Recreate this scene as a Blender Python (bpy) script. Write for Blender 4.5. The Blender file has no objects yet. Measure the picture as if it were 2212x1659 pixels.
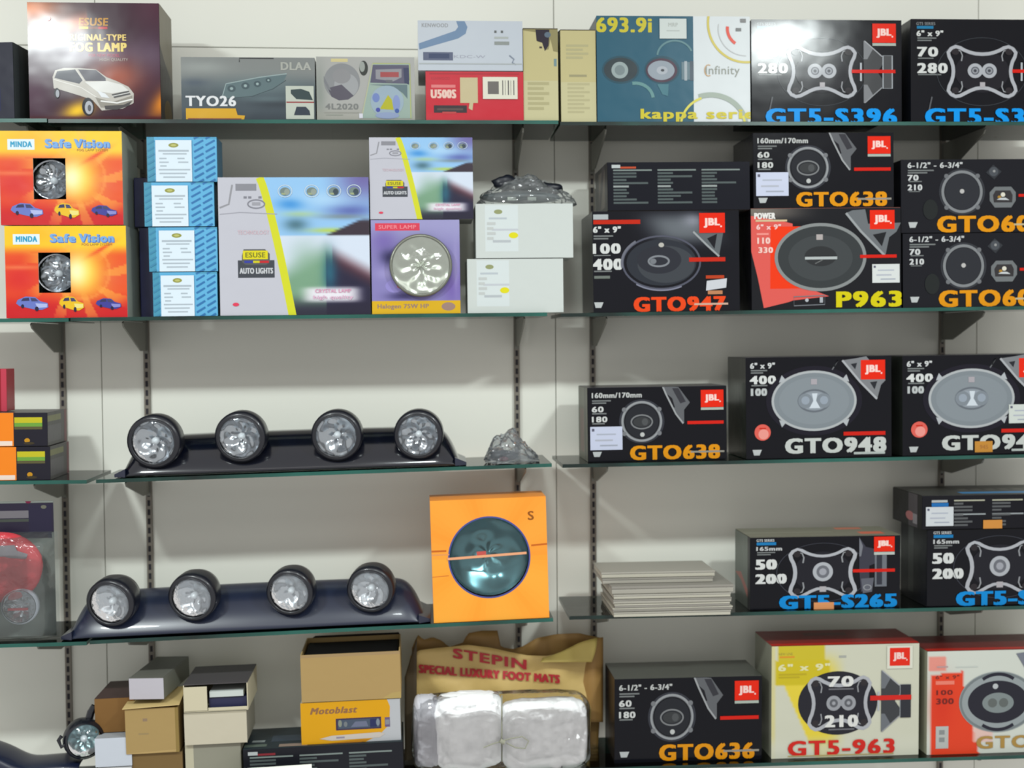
import bpy, bmesh, math, random
import numpy as np
from mathutils import Matrix, Vector, noise as mnoise
random.seed(7)
rng = np.random.RandomState(11)
SC = bpy.context.scene
COL = SC.collection

# ---------------------------------------------------------------- camera
F = 2600.0; W0, H0 = 2212.0, 1659.0; CX, CY = W0/2, H0/2
CAM = Vector((0.0, -2.74, 1.50))
YAW = math.atan(200/F); PITCH = math.atan(88/F); ROLL = math.radians(-0.42)
ROT = Matrix.Rotation(-YAW, 3, 'Z') @ Matrix.Rotation(math.pi/2-PITCH, 3, 'X') @ Matrix.Rotation(ROLL, 3, 'Z')
cd = bpy.data.cameras.new('camera'); co = bpy.data.objects.new('camera', cd); COL.objects.link(co)
co.matrix_world = Matrix.Translation(CAM) @ ROT.to_4x4()
cd.sensor_width = 36.0; cd.lens = F/W0*36.0; cd.clip_start = 0.05
cd.dof.use_dof = True; cd.dof.focus_distance = 2.1; cd.dof.aperture_fstop = 3.4
SC.camera = co
SC.view_settings.view_transform = 'Standard'; SC.view_settings.look = 'None'
SC.view_settings.gamma = 1.0; SC.view_settings.use_curve_mapping = False
SC.view_settings.exposure = -0.46

# ---------------------------------------------------------------- world and lamps
wd = bpy.data.worlds.new('world'); SC.world = wd; wd.use_nodes = True
wd.node_tree.nodes['Background'].inputs[0].default_value = (1.0, 0.985, 0.965, 1)
wd.node_tree.nodes['Background'].inputs[1].default_value = 1.02
def ceiling_lamp(name, loc, power, size, target, color=(0.92, 1.0, 0.99)):
    l = bpy.data.lights.new(name, 'AREA'); l.shape = 'ELLIPSE'; l.size = size*2.2; l.size_y = size*.85; l.energy = power; l.color = color
    o = bpy.data.objects.new(name, l); COL.objects.link(o); o.location = loc
    o.rotation_euler = (Vector(target)-Vector(loc)).to_track_quat('-Z', 'Y').to_euler()
ceiling_lamp('downlight_left', (-1.19, -1.74, 2.49), 40, 0.13, (-1.08, -1.54, 0.99))
ceiling_lamp('downlight_right', (1.22, -1.74, 2.51), 40, 0.13, (1.10, -1.54, 1.01))
ceiling_lamp('downlight_middle', (0.06, -1.80, 2.62), 16, 0.13, (0.06, -1.60, 1.12))

for nm, yy, pw in (('fill_panel', -3.8, 26),):  # unseen soft fill, added behind the camera to lift the shaded wall
    l = bpy.data.lights.new(nm, 'AREA'); l.shape = 'RECTANGLE'; l.size = 3.6; l.size_y = 1.0; l.energy = pw; l.color = (1.0, 0.985, 0.95)
    o = bpy.data.objects.new(nm, l); COL.objects.link(o); o.location = (0, yy, 3.25)

def P(px, py, Y):
    d = ROT @ Vector(((px-CX)/F, -(py-CY)/F, -1.0))
    return CAM + d*((Y-CAM.y)/d.y)
YF = -0.24      # plane of the front edges of the glass shelves

# ---------------------------------------------------------------- materials
def lin(c):
    r = []
    for v in c[:3]:
        v = max(0.0, min(1.0, v/255.0)); r.append(v/12.92 if v <= 0.04045 else ((v+0.055)/1.055)**2.4)
    return (r[0], r[1], r[2], 1.0)
INKK = 0.74     # printed board reflects less than full white
def link_(c): q = lin(c); return (q[0]*INKK, q[1]*INKK, q[2]*INKK, 1.0)
MATS = {}
def mat(name, col=(128,128,128), rough=0.5, metal=0.0, bump=0.0, bscale=40.0, coat=0.0, attr=False, mottle=0.0, mscale=8.0, spec=0.5):
    if name in MATS: return MATS[name]
    m = bpy.data.materials.new(name); m.use_nodes = True; nt = m.node_tree
    b = nt.nodes['Principled BSDF']
    b.inputs['Base Color'].default_value = lin(col); b.inputs['Roughness'].default_value = rough
    b.inputs['Metallic'].default_value = metal; b.inputs['Coat Weight'].default_value = coat
    b.inputs['Specular IOR Level'].default_value = spec
    tc = nt.nodes.new('ShaderNodeTexCoord')
    if attr:
        a = nt.nodes.new('ShaderNodeAttribute'); a.attribute_name = 'Col'
        nt.links.new(a.outputs['Color'], b.inputs['Base Color'])
    elif mottle > 0:
        n = nt.nodes.new('ShaderNodeTexNoise'); n.inputs['Scale'].default_value = mscale; n.inputs['Detail'].default_value = 5
        nt.links.new(tc.outputs['Object'], n.inputs['Vector'])
        mx = nt.nodes.new('ShaderNodeMix'); mx.data_type = 'RGBA'
        c = lin(col); mx.inputs[6].default_value = tuple(x*(1-mottle) for x in c[:3])+(1,)
        mx.inputs[7].default_value = tuple(min(1, x*(1+mottle)) for x in c[:3])+(1,)
        fo = n.outputs['Fac']
        if mottle > .5:
            mr = nt.nodes.new('ShaderNodeMapRange'); mr.inputs[1].default_value = .40; mr.inputs[2].default_value = .62
            nt.links.new(fo, mr.inputs[0]); fo = mr.outputs[0]
        nt.links.new(fo, mx.inputs[0]); nt.links.new(mx.outputs[2], b.inputs['Base Color'])
    if bump > 0:
        n2 = nt.nodes.new('ShaderNodeTexNoise'); n2.inputs['Scale'].default_value = bscale; n2.inputs['Detail'].default_value = 2
        nt.links.new(tc.outputs['Object'], n2.inputs['Vector'])
        bp = nt.nodes.new('ShaderNodeBump'); bp.inputs['Strength'].default_value = bump; bp.inputs['Distance'].default_value = 0.01
        nt.links.new(n2.outputs['Fac'], bp.inputs['Height']); nt.links.new(bp.outputs['Normal'], b.inputs['Normal'])
    MATS[name] = m; return m
GLOSS = mat('glossy_print', attr=True, rough=0.16, bump=0.12, bscale=9, spec=0.22)
SATIN = mat('satin_print', attr=True, rough=0.38, bump=0.15, bscale=14, spec=0.3)
MATTE = mat('matte_print', attr=True, rough=0.7, bump=0.1, bscale=30, spec=0.3)

def clear(name, tint=(0.9,0.95,0.92), white=0.0, wcol=(200,205,205), rough=0.03, ior=1.5, bump=0.0, bscale=30):
    """thin clear sheet: lets light straight through, reflects by Fresnel, with a little milky body"""
    m = bpy.data.materials.new(name); m.use_nodes = True; nt = m.node_tree
    nt.nodes.remove(nt.nodes['Principled BSDF']); out = nt.nodes['Material Output']
    tr = nt.nodes.new('ShaderNodeBsdfTransparent'); tr.inputs[0].default_value = tuple(tint)+(1,)
    gl = nt.nodes.new('ShaderNodeBsdfGlossy'); gl.inputs['Roughness'].default_value = rough
    fr = nt.nodes.new('ShaderNodeFresnel'); fr.inputs[0].default_value = ior
    mx = nt.nodes.new('ShaderNodeMixShader')
    body = tr
    if white > 0:
        df = nt.nodes.new('ShaderNodeBsdfDiffuse'); df.inputs[0].default_value = lin(wcol)
        m2 = nt.nodes.new('ShaderNodeMixShader'); m2.inputs[0].default_value = white
        nt.links.new(tr.outputs[0], m2.inputs[1]); nt.links.new(df.outputs[0], m2.inputs[2]); body = m2
    nt.links.new(fr.outputs[0], mx.inputs[0]); nt.links.new(body.outputs[0], mx.inputs[1]); nt.links.new(gl.outputs[0], mx.inputs[2])
    nt.links.new(mx.outputs[0], out.inputs['Surface'])
    if bump > 0:
        tc = nt.nodes.new('ShaderNodeTexCoord'); n2 = nt.nodes.new('ShaderNodeTexNoise'); n2.inputs['Scale'].default_value = bscale
        nt.links.new(tc.outputs['Object'], n2.inputs['Vector'])
        bp = nt.nodes.new('ShaderNodeBump'); bp.inputs['Strength'].default_value = bump; bp.inputs['Distance'].default_value = 0.01
        nt.links.new(n2.outputs['Fac'], bp.inputs['Height'])
        for s in (gl, fr): nt.links.new(bp.outputs['Normal'], s.inputs['Normal'])
    return m
GLASS = clear('shelf_glass', (0.90, 0.955, 0.925), rough=0.02)
LENS = clear('lamp_lens', (0.95,0.97,0.97), white=0.03, wcol=(235,240,245), rough=0.05, bump=0.12, bscale=90)
LENS2 = clear('hazy_lamp_lens', (0.95,0.97,0.97), white=0.16, wcol=(235,240,245), rough=0.08, bump=0.2, bscale=90)
FILM = clear('plastic_film', (0.96,0.97,0.97), white=0.16, wcol=(190,195,195), rough=0.08, bump=0.8, bscale=35)
BLISTER = clear('blister_plastic', (0.93,0.95,0.95), white=0.07, wcol=(180,190,190), rough=0.07, bump=0.5, bscale=25)
EDGE = mat('glass_edge', (16,62,54), rough=0.25, mottle=0.8, mscale=2.6)  # mottling paints in the dark reflections along the edge
STEEL = mat('bracket_steel', (112,112,104), rough=0.5, metal=0.2)
UPR = mat('upright_metal', (118,112,102), rough=0.5, metal=0.2)
SLOT = mat('slot_dark', (35,32,38), rough=0.8)
BLACKP = mat('black_plastic', (16,18,27), rough=0.32, coat=0.2)
BARP = mat('light_bar_plastic', (18,25,48), rough=0.3, coat=0.35)
CHROME = mat('reflector_chrome', (176,180,186), rough=0.15, metal=1.0)

# ---------------------------------------------------------------- object helpers
def tag(o, label=None, cat=None, group=None, kind=None):
    if label: o['label'] = label
    if cat: o['category'] = cat
    if group: o['group'] = group
    if kind: o['kind'] = kind
    return o
def empty(name, loc, rot=(0,0,0)):
    o = bpy.data.objects.new(name, None); COL.objects.link(o); o.location = loc; o.rotation_euler = rot
    o.empty_display_size = 0.05; return o
def mesh(name, verts, faces, m, parent=None, smooth=False, loc=None, rot=None, mats=None, fmat=None):
    me = bpy.data.meshes.new(name); me.from_pydata([tuple(v) for v in verts], [], faces); me.update()
    for mm in (mats or [m]): me.materials.append(mm)
    if fmat is not None: me.polygons.foreach_set('material_index', fmat)
    if smooth: me.polygons.foreach_set('use_smooth', [True]*len(me.polygons))
    o = bpy.data.objects.new(name, me); COL.objects.link(o)
    if loc is not None: o.location = loc
    if rot is not None: o.rotation_euler = rot
    if parent: o.parent = parent
    return o
def bm_obj(name, bm, m, parent=None, smooth=False, loc=None, rot=None):
    me = bpy.data.meshes.new(name); bm.to_mesh(me); bm.free(); me.materials.append(m)
    if smooth: me.polygons.foreach_set('use_smooth', [True]*len(me.polygons))
    o = bpy.data.objects.new(name, me); COL.objects.link(o)
    if loc is not None: o.location = loc
    if rot is not None: o.rotation_euler = rot
    if parent: o.parent = parent
    return o
def add_box(bm, x0,x1,y0,y1,z0,z1):
    vs = [bm.verts.new(p) for p in ((x0,y0,z0),(x1,y0,z0),(x1,y1,z0),(x0,y1,z0),(x0,y0,z1),(x1,y0,z1),(x1,y1,z1),(x0,y1,z1))]
    for f in ((0,3,2,1),(4,5,6,7),(0,1,5,4),(1,2,6,5),(2,3,7,6),(3,0,4,7)): bm.faces.new([vs[i] for i in f])
def box(name, x0,x1,y0,y1,z0,z1, m, parent=None, bev=0.0, **k):
    bm = bmesh.new(); add_box(bm, x0,x1,y0,y1,z0,z1)
    if bev > 0: bmesh.ops.bevel(bm, geom=bm.edges[:], offset=bev, segments=2, affect='EDGES', profile=0.5)
    return bm_obj(name, bm, m, parent, **k)
def lathe(name, prof, m, parent=None, seg=40, smooth=True, **k):
    """profile of (radius, y); axis along Y, front towards -Y"""
    vs, fs = [], []
    for r, y in prof:
        for i in range(seg):
            a = 2*math.pi*i/seg; vs.append((r*math.cos(a), y, r*math.sin(a)))
    for j in range(len(prof)-1):
        for i in range(seg):
            i2 = (i+1) % seg; fs.append((j*seg+i, j*seg+i2, (j+1)*seg+i2, (j+1)*seg+i))
    return mesh(name, vs, fs, m, parent, smooth, **k)

# ---------------------------------------------------------------- lettering outlines
_T = {}
def glyphs(s, bold=0.02):
    k = (s, bold)
    if k in _T: return _T[k]
    cu = bpy.data.curves.new('lettering', 'FONT'); cu.body = s; cu.offset = 0.0; cu.resolution_u = 3
    cu.space_character = 1.0 + bold*2.5
    ob = bpy.data.objects.new('lettering', cu); COL.objects.link(ob)
    dg = bpy.context.evaluated_depsgraph_get(); me = bpy.data.meshes.new_from_object(ob.evaluated_get(dg))
    v = np.array([(a.co.x, a.co.y) for a in me.vertices]) if len(me.vertices) else np.zeros((0,2))
    f = [tuple(p.vertices) for p in me.polygons]
    bpy.data.objects.remove(ob); bpy.data.curves.remove(cu); bpy.data.meshes.remove(me)
    _T[k] = (v, f); return _T[k]

def clip(poly, axis, val, keep_less):
    out = []; n = len(poly)
    for i in range(n):
        a, b = poly[i], poly[(i+1) % n]
        ia = (a[axis] <= val) if keep_less else (a[axis] >= val)
        ib = (b[axis] <= val) if keep_less else (b[axis] >= val)
        if ia: out.append(a)
        if ia != ib:
            t = (val-a[axis])/(b[axis]-a[axis]); out.append((a[0]+t*(b[0]-a[0]), a[1]+t*(b[1]-a[1])))
    return out

class Canvas:
    """flat print on one face; shapes are given in the reference pixels `rect` of that face"""
    STEP = 4e-5
    def __init__(s, rect, O, U, V, N, off=0.0004, hole=None, step=None):
        s.r = rect; s.O, s.U, s.V, s.N = Vector(O), Vector(U), Vector(V), Vector(N)
        s.off = off; s.layer = 0; s.v = []; s.f = []; s.c = []; s.hole = hole
        if step: s.STEP = step
    def xyz(s, x, y):
        u = (x-s.r[0])/(s.r[2]-s.r[0]); v = (y-s.r[1])/(s.r[3]-s.r[1])
        return s.O + s.U*u + s.V*v + s.N*(s.off+s.layer*s.STEP)
    def _add(s, poly, c):
        if len(poly) < 3: return
        i0 = len(s.v); s.v += [s.xyz(*p) for p in poly]; s.f.append(tuple(range(i0, i0+len(poly)))); s.c.append(c)
    def _poly(s, poly, c):
        x0,y0,x1,y1 = s.r
        for ax, val, k in ((0,x0,False),(0,x1,True),(1,y0,False),(1,y1,True)):
            if all((p[ax] <= val) == k or p[ax] == val for p in poly): continue
            poly = clip(poly, ax, val, k)
            if len(poly) < 3: return
        if s.hole:
            a0,b0,a1,b1 = s.hole
            mid = clip(clip(poly,0,a0,False),0,a1,True) if True else poly
            for q in (clip(poly,0,a0,True), clip(poly,0,a1,False), clip(mid,1,b0,True) if len(mid)>2 else [], clip(mid,1,b1,False) if len(mid)>2 else []): s._add(q, c)
        else: s._add(poly, c)
    def poly(s, pts, col, bump=True):
        """simple polygon, may be concave"""
        if bump: s.layer += 1
        c = link_(col)
        if len(pts) <= 4: s._poly(list(pts), c); return
        from mathutils.geometry import tessellate_polygon
        for t in tessellate_polygon([[Vector((p[0],p[1],0)) for p in pts]]): s._poly([pts[i] for i in t], c)
    def rect(s, x0,y0,x1,y1, col, bump=True): s.poly([(x0,y0),(x0,y1),(x1,y1),(x1,y0)], col, bump)
    def ell(s, cx,cy,rx,ry,col, n=36, rot=0):
        s.layer += 1; c = link_(col); cr, sr = math.cos(rot), math.sin(rot)
        pts = [(cx+rx*math.cos(a)*cr-ry*math.sin(a)*sr, cy+rx*math.cos(a)*sr+ry*math.sin(a)*cr) for a in [2*math.pi*i/n for i in range(n)]]
        s._poly(pts, c)
    def line(s, pts, w, col, closed=False, bump=True):
        if bump: s.layer += 1
        c = link_(col); n = len(pts); m = n if closed else n-1; h = w/2
        nr = []
        for i in range(n):
            a = pts[i-1] if (i > 0 or closed) else pts[i]; b = pts[(i+1) % n] if (i < n-1 or closed) else pts[i]
            dx, dy = b[0]-a[0], b[1]-a[1]; L = math.hypot(dx, dy) or 1; nr.append((-dy/L*h, dx/L*h))
        for i in range(m):
            j = (i+1) % n; p, q = pts[i], pts[j]
            s._poly([(p[0]+nr[i][0],p[1]+nr[i][1]),(p[0]-nr[i][0],p[1]-nr[i][1]),(q[0]-nr[j][0],q[1]-nr[j][1]),(q[0]+nr[j][0],q[1]+nr[j][1])], c)
    def ring(s, cx,cy,rx,ry,w,col,a0=0,a1=360,n=44):
        full = abs(a1-a0) >= 360; m = n if full else n+1
        pts = [(cx+rx*math.cos(math.radians(a0+(a1-a0)*i/n)), cy+ry*math.sin(math.radians(a0+(a1-a0)*i/n))) for i in range(m)]
        s.line(pts, w, col, closed=full)
    def text(s, t, x0,y0,x1,y1,col,bold=0.02,slant=0.0,rise=0.0):
        s.layer += 1; c = link_(col); v, f = glyphs(t, bold)
        if not len(f): return
        mn, mx = v.min(0), v.max(0); sp = mx-mn
        X = x0+(v[:,0]-mn[0])/sp[0]*(x1-x0); Yn = (v[:,1]-mn[1])/sp[1]
        X = X + slant*Yn*(y1-y0); Y = y1-Yn*(y1-y0)-rise*(X-x0)
        e = bold*1.0*(y1-y0) if bold > .025 else 0
        for dx, dy in (((0,0),(-e*1.25,-e*.45),(e*1.25,-e*.45),(-e*1.25,e*.45),(e*1.25,e*.45)) if e else ((0,0),)):
            s.layer += .5
            for q in f: s._poly([(float(X[i])+dx,float(Y[i])+dy) for i in q], c)
    def paint(s, fn, nx=60, ny=50):
        """fn(X,Y)->sRGB array; a fine mosaic of coloured cells"""
        s.layer += 1; x0,y0,x1,y1 = s.r
        xs = np.linspace(x0,x1,nx+1); ys = np.linspace(y0,y1,ny+1)
        if s.hole:
            a0,b0,a1,b1 = s.hole
            for v in (a0,a1): xs[1+np.abs(xs[1:-1]-v).argmin()] = v
            for v in (b0,b1): ys[1+np.abs(ys[1:-1]-v).argmin()] = v
        gx, gy = np.meshgrid(xs, ys); col = np.clip(fn(gx.ravel(), gy.ravel()), 0, 255)
        i0 = len(s.v); s.v += [s.xyz(float(a),float(b)) for a,b in zip(gx.ravel(), gy.ravel())]
        cc = [link_(q) for q in col]
        for j in range(ny):
            for i in range(nx):
                if s.hole and a0 <= (xs[i]+xs[i+1])/2 <= a1 and b0 <= (ys[j]+ys[j+1])/2 <= b1: continue
                q = [j*(nx+1)+i, (j+1)*(nx+1)+i, (j+1)*(nx+1)+i+1, j*(nx+1)+i+1]
                s.f.append(tuple(i0+k for k in q)); s.c.append([cc[k] for k in q])
    def build(s, name, parent, m):
        if not s.f: return None
        o = mesh(name, s.v, s.f, m, parent)
        arr = []
        for f, c in zip(s.f, s.c):
            if isinstance(c, list):
                for q in c: arr += q
            else: arr += list(c)*len(f)
        at = o.data.color_attributes.new('Col', 'FLOAT_COLOR', 'CORNER'); at.data.foreach_set('color', arr)
        return o

def mixc(base, w, col): return base*(1-w[:,None]) + np.array(col, float)[None,:]*w[:,None]
def gb(X, Y, cx, cy, rx, ry, p=2): return np.exp(-(np.abs((X-cx)/rx)**p+np.abs((Y-cy)/ry)**p))
def sm(x, a, b): t = np.clip((x-a)/(b-a),0,1); return t*t*(3-2*t)

# ---------------------------------------------------------------- shelves (front top edge, in photo pixels, on the plane of the glass fronts)
SH = {}
TH = 0.0075
def shelf(key, x0,y0,x1,y1, label, yb=-0.045):
    a, b = P(x0,y0,YF), P(x1,y1,YF)
    SH[key] = (a.x, a.z, (b.z-a.z)/(b.x-a.x), b.x)
    root = empty('glass_shelf', ((a.x+b.x)/2, (YF+yb)/2, (a.z+b.z)/2), (0, -math.atan((b.z-a.z)/(b.x-a.x)), 0))
    tag(root, label, 'shelf', 'glass shelves')
    L = (b.x-a.x)/2; D = (yb-YF)/2
    box('glass_panel', -L+.001, L-.001, -D+.001, D-.001, -TH, 0, GLASS, root)
    e = bmesh.new()
    add_box(e, -L, L, -D, -D+.001, -TH, 0); add_box(e, -L, L, D-.001, D, -TH, 0)
    add_box(e, -L, -L+.001, -D+.001, D-.001, -TH, 0); add_box(e, L-.001, L, -D+.001, D-.001, -TH, 0)
    bm_obj('polished_edge', e, EDGE, root)
def zs(key, x): a = SH[key]; return a[1]+(x-a[0])*a[2]
shelf('1L', -220,256, 101,256, 'short glass shelf at the top left under the dark slanted carton')
shelf('1C', 104,257, 1206,260, 'top glass shelf under the dark red minivan lamp carton')
shelf('1R', 1210,263, 2420,263, 'top glass shelf under the teal and white speaker carton')
shelf('2L', -220,690, 148,687, 'second glass shelf down, short left end under the orange cartons')
shelf('2C', 152,686, 1182,675, 'second glass shelf down, under the light blue cartons')
shelf('2R', 1212,677, 2420,658, 'second glass shelf down, under the speaker cartons')
shelf('3L', -220,1041, 187,1037, 'third glass shelf down, short left end under two orange and black cartons')
shelf('3C', 207,1036, 1192,1001, 'third glass shelf down, carrying the upper roof light bar')
shelf('3R', 1215,1003, 2420,977, 'third glass shelf down, under the cartons with round grey oval speakers')
shelf('4L', -220,1398, 187,1386, 'fourth glass shelf down, short left end under the red blister pack')
shelf('4C', 193,1384, 1195,1335, 'fourth glass shelf down, carrying the lower roof light bar')
shelf('4R', 1230,1331, 2420,1304, 'fourth glass shelf down, under the stack of flat grey boxes')
shelf('5L', -220,1742, 187,1724, 'lowest glass shelf, short left end under the clear headlamp')
shelf('5C', 193,1722, 1195,1668, 'lowest glass shelf under the open cartons and paper bag')
shelf('5R', 1215,1661, 2420,1625, 'lowest glass shelf under the white and yellow speaker carton')

# ---------------------------------------------------------------- wall
WALL = mat('wall_laminate', (222,222,212), rough=0.45, mottle=0.03, mscale=2.0, spec=0.35)
WALLB = mat('wall_joint', (120,118,105), rough=0.8)
wx = [P(-500,700,0).x, P(225,1100,0).x, P(1200,700,0).x, P(2110,700,0).x, P(2800,700,0).x]
wz = [P(1100,2000,0).z, P(640,104,0).z, P(1100,-420,0).z]
wall = box('wall_back', wx[0]-.01, wx[4]+.01, 0.006, 0.03, wz[0], wz[2], WALLB); wall['kind'] = 'structure'
for i in range(4):
    for j in range(2):
        g = 0.0008
        box('panel', wx[i]+g, wx[i+1]-g, 0.0, 0.006, wz[j]+g, wz[j+1]-g, WALL, wall, bev=0.0006)

UPX = [((135,700),(150,1650)), ((315,700),(328,1400)), ((1114,700),(1120,1100)), ((1278,700),(1285,1400)), ((2030,740),(2036,1400))]
UPN = ['leftmost upright', 'second upright from the left', 'middle upright', 'second upright from the right', 'rightmost upright']
ztop = P(1100,175,0).z; zbot = P(1100,1790,0).z
UX = []
for k, ((xa,ya),(xb,yb)) in enumerate(UPX):
    a, b = P(xa,ya,-0.005), P(xb,yb,-0.005); x = (a.x+b.x)/2; UX.append(x)
    r = empty('slotted_upright', (x, -0.004, zbot)); tag(r, 'slotted metal shelf '+UPN[k]+', fixed to the wall', 'upright', 'slotted uprights')
    h = ztop-zbot
    bm = bmesh.new(); add_box(bm, -.0065,.0065,-.004,.0035,0,h)
    bm_obj('channel', bm, UPR, r)
    bm = bmesh.new(); z = 0.006
    while z < h-.02:
        add_box(bm, -.0028,.0028,-.0046,-.0039,z,z+.013); z += 0.0205
    s = bm_obj('slots', bm, SLOT, r); s['kind'] = 'stuff'
# brackets: a thin tapering blade under each shelf at each upright
BR = [(0,'1L'),(1,'1C'),(2,'1C'),(3,'1R'),(4,'1R'),(0,'2L'),(1,'2C'),(2,'2C'),(3,'2R'),(4,'2R'),(0,'3L'),(1,'3C'),(2,'3C'),(3,'3R'),(4,'3R'),
      (0,'4L'),(1,'4C'),(2,'4C'),(3,'4R'),(4,'4R'),(3,'5R'),(4,'5R')]
lev = {'1':'top','2':'second','3':'third','4':'fourth','5':'lowest'}
for k, key in BR:
    x = UX[k]; z = zs(key, x)-TH-.0006
    hh = 0.062 if key[0] in '12' else 0.05
    pts = [(-.0095,0),(YF+.03,0),(YF+.022,-.004),(YF+.03,-.012),(-.06,-hh),(-.0095,-hh)]
    vs = [(-.0016,y,zz) for y,zz in pts]+[(.0016,y,zz) for y,zz in pts]; n = len(pts)
    fs = [tuple(range(n)), tuple(range(2*n-1,n-1,-1))]+[(i,n+i,n+(i+1)%n,(i+1)%n) for i in range(n)]
    r = empty('shelf_bracket', (x,0,z)); tag(r, 'grey bracket under the %s shelf, on the %s' % (lev[key[0]], UPN[k]), 'bracket', 'shelf brackets')
    mesh('blade', vs, fs, STEEL, r)
    box('hook_plate', -.0045,.0045,-.0105,-.0088,-hh-.006,.0, STEEL, r)

# ---------------------------------------------------------------- cartons
class Carton:
    def __init__(s, label, rect, on, depth, side=(30,30,36), top=None, recess=0.004, yaw=0.0, name='carton', cat='box', group=None,
                 lid=None, m=None, ref=None, hole=None, tilt=0.0, rough=0.35, body=True, inset=0.0):
        x0,y0,x1,y1 = rect; Y = YF+recess
        ym = (y0+y1)/2; a, b = P(x0,ym,Y), P(x1,ym,Y); xm = (a.x+b.x)/2
        if isinstance(on, Carton): zb = on.ztop(xm)+.0008; slope = on.slope
        elif isinstance(on, str): zb = zs(on, xm)+.0006; slope = SH[on][2]
        else: zb, slope = on
        s.slope = slope; s.W = (b.x-a.x); s.H = P((x0+x1)/2, y0, Y).z - zb; s.D = depth; s.xm = xm; s.zb = zb; s.Y = Y
        s.root = empty(name, (xm, Y+depth/2, zb), (0, -math.atan(slope)+tilt, yaw)); tag(s.root, label, cat, group)
        s.ref = ref or (x0,y0,x1,y1); s.hole = hole
        hw, hd, H = s.W/2, depth/2, s.H
        sm_ = m or mat('carton_%d_%d_%d' % tuple(side), tuple(int(v*.88) for v in side), rough=rough, bump=0.1, bscale=20, mottle=0.06)
        s.side = sm_
        if not body: return
        if hole is None:
            box('body', -hw, hw, -hd, hd, 0, H, sm_, s.root, bev=0.0012)
        else:
            fx = lambda v: -hw+(v-s.ref[0])/(s.ref[2]-s.ref[0])*s.W; fz = lambda v: H-(v-s.ref[1])/(s.ref[3]-s.ref[1])*H
            a0,b0,a1,b1 = fx(hole[0]), fz(hole[3]), fx(hole[2]), fz(hole[1]); t = .0015
            bm = bmesh.new(); add_box(bm, -hw,hw,-hd+t,hd,0,t); add_box(bm,-hw,hw,-hd+t,hd,H-t,H)
            add_box(bm,-hw,-hw+t,-hd+t,hd,t,H-t); add_box(bm,hw-t,hw,-hd+t,hd,t,H-t); add_box(bm,-hw+t,hw-t,hd-t,hd,t,H-t)
            add_box(bm,-hw,a0,-hd,-hd+t,0,H); add_box(bm,a1,hw,-hd,-hd+t,0,H); add_box(bm,a0,a1,-hd,-hd+t,0,b0); add_box(bm,a0,a1,-hd,-hd+t,b1,H)
            bm_obj('body', bm, sm_, s.root); s.holexz = (a0,b0,a1,b1)
            box('dark_inside', a0-.01,a1+.01,-hd+.06,-hd+.062,b0-.01,b1+.01, mat('recess_dark',(26,26,30),rough=.7), s.root)  # dark sheet as the back of the window recess
        if top:
            box('lid', -hw+.0004, hw-.0004, -hd+.0004, hd-.0004, H+.0001, H+.0009, mat('carton_%d_%d_%d' % tuple(top), top, rough=rough, mottle=0.05), s.root)
    def ztop(s, x): return s.zb+s.H+.001+(x-s.xm)*s.slope
    def canvas(s, face='front', ref=None, off=0.0004):
        hw, hd, H = s.W/2, s.D/2, s.H; r = ref or s.ref
        if face == 'front': return Canvas(r, (-hw,-hd,H), (s.W,0,0), (0,0,-H), (0,-1,0), off, s.hole)
        if face == 'left': return Canvas(ref or (0,0,100,100), (-hw,hd,H), (0,-s.D,0), (0,0,-H), (-1,0,0), off)
        if face == 'right': return Canvas(ref or (0,0,100,100), (hw,-hd,H), (0,s.D,0), (0,0,-H), (1,0,0), off)
        if face == 'top': return Canvas(ref or (0,0,100,100), (-hw,hd,H+.001), (s.W,0,0), (0,-s.D,0), (0,0,1), off)
    def sticker(s, x0,y0,x1,y1, col, name='sticker', draw=None, label=None, off=.0026):
        hw, hd, H = s.W/2, s.D/2, s.H; r = s.ref
        X = lambda v: -hw+(v-r[0])/(r[2]-r[0])*s.W; Z = lambda v: H-(v-r[1])/(r[3]-r[1])*H
        c = Canvas((x0,y0,x1,y1), (X(x0),-hd,Z(y0)), (X(x1)-X(x0),0,0), (0,0,Z(y1)-Z(y0)), (0,-1,0), off)
        c.rect(x0,y0,x1,y1,col)
        if draw: draw(c)
        o = c.build(name, s.root, SATIN)
        if label: o['label'] = label
        return o
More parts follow.
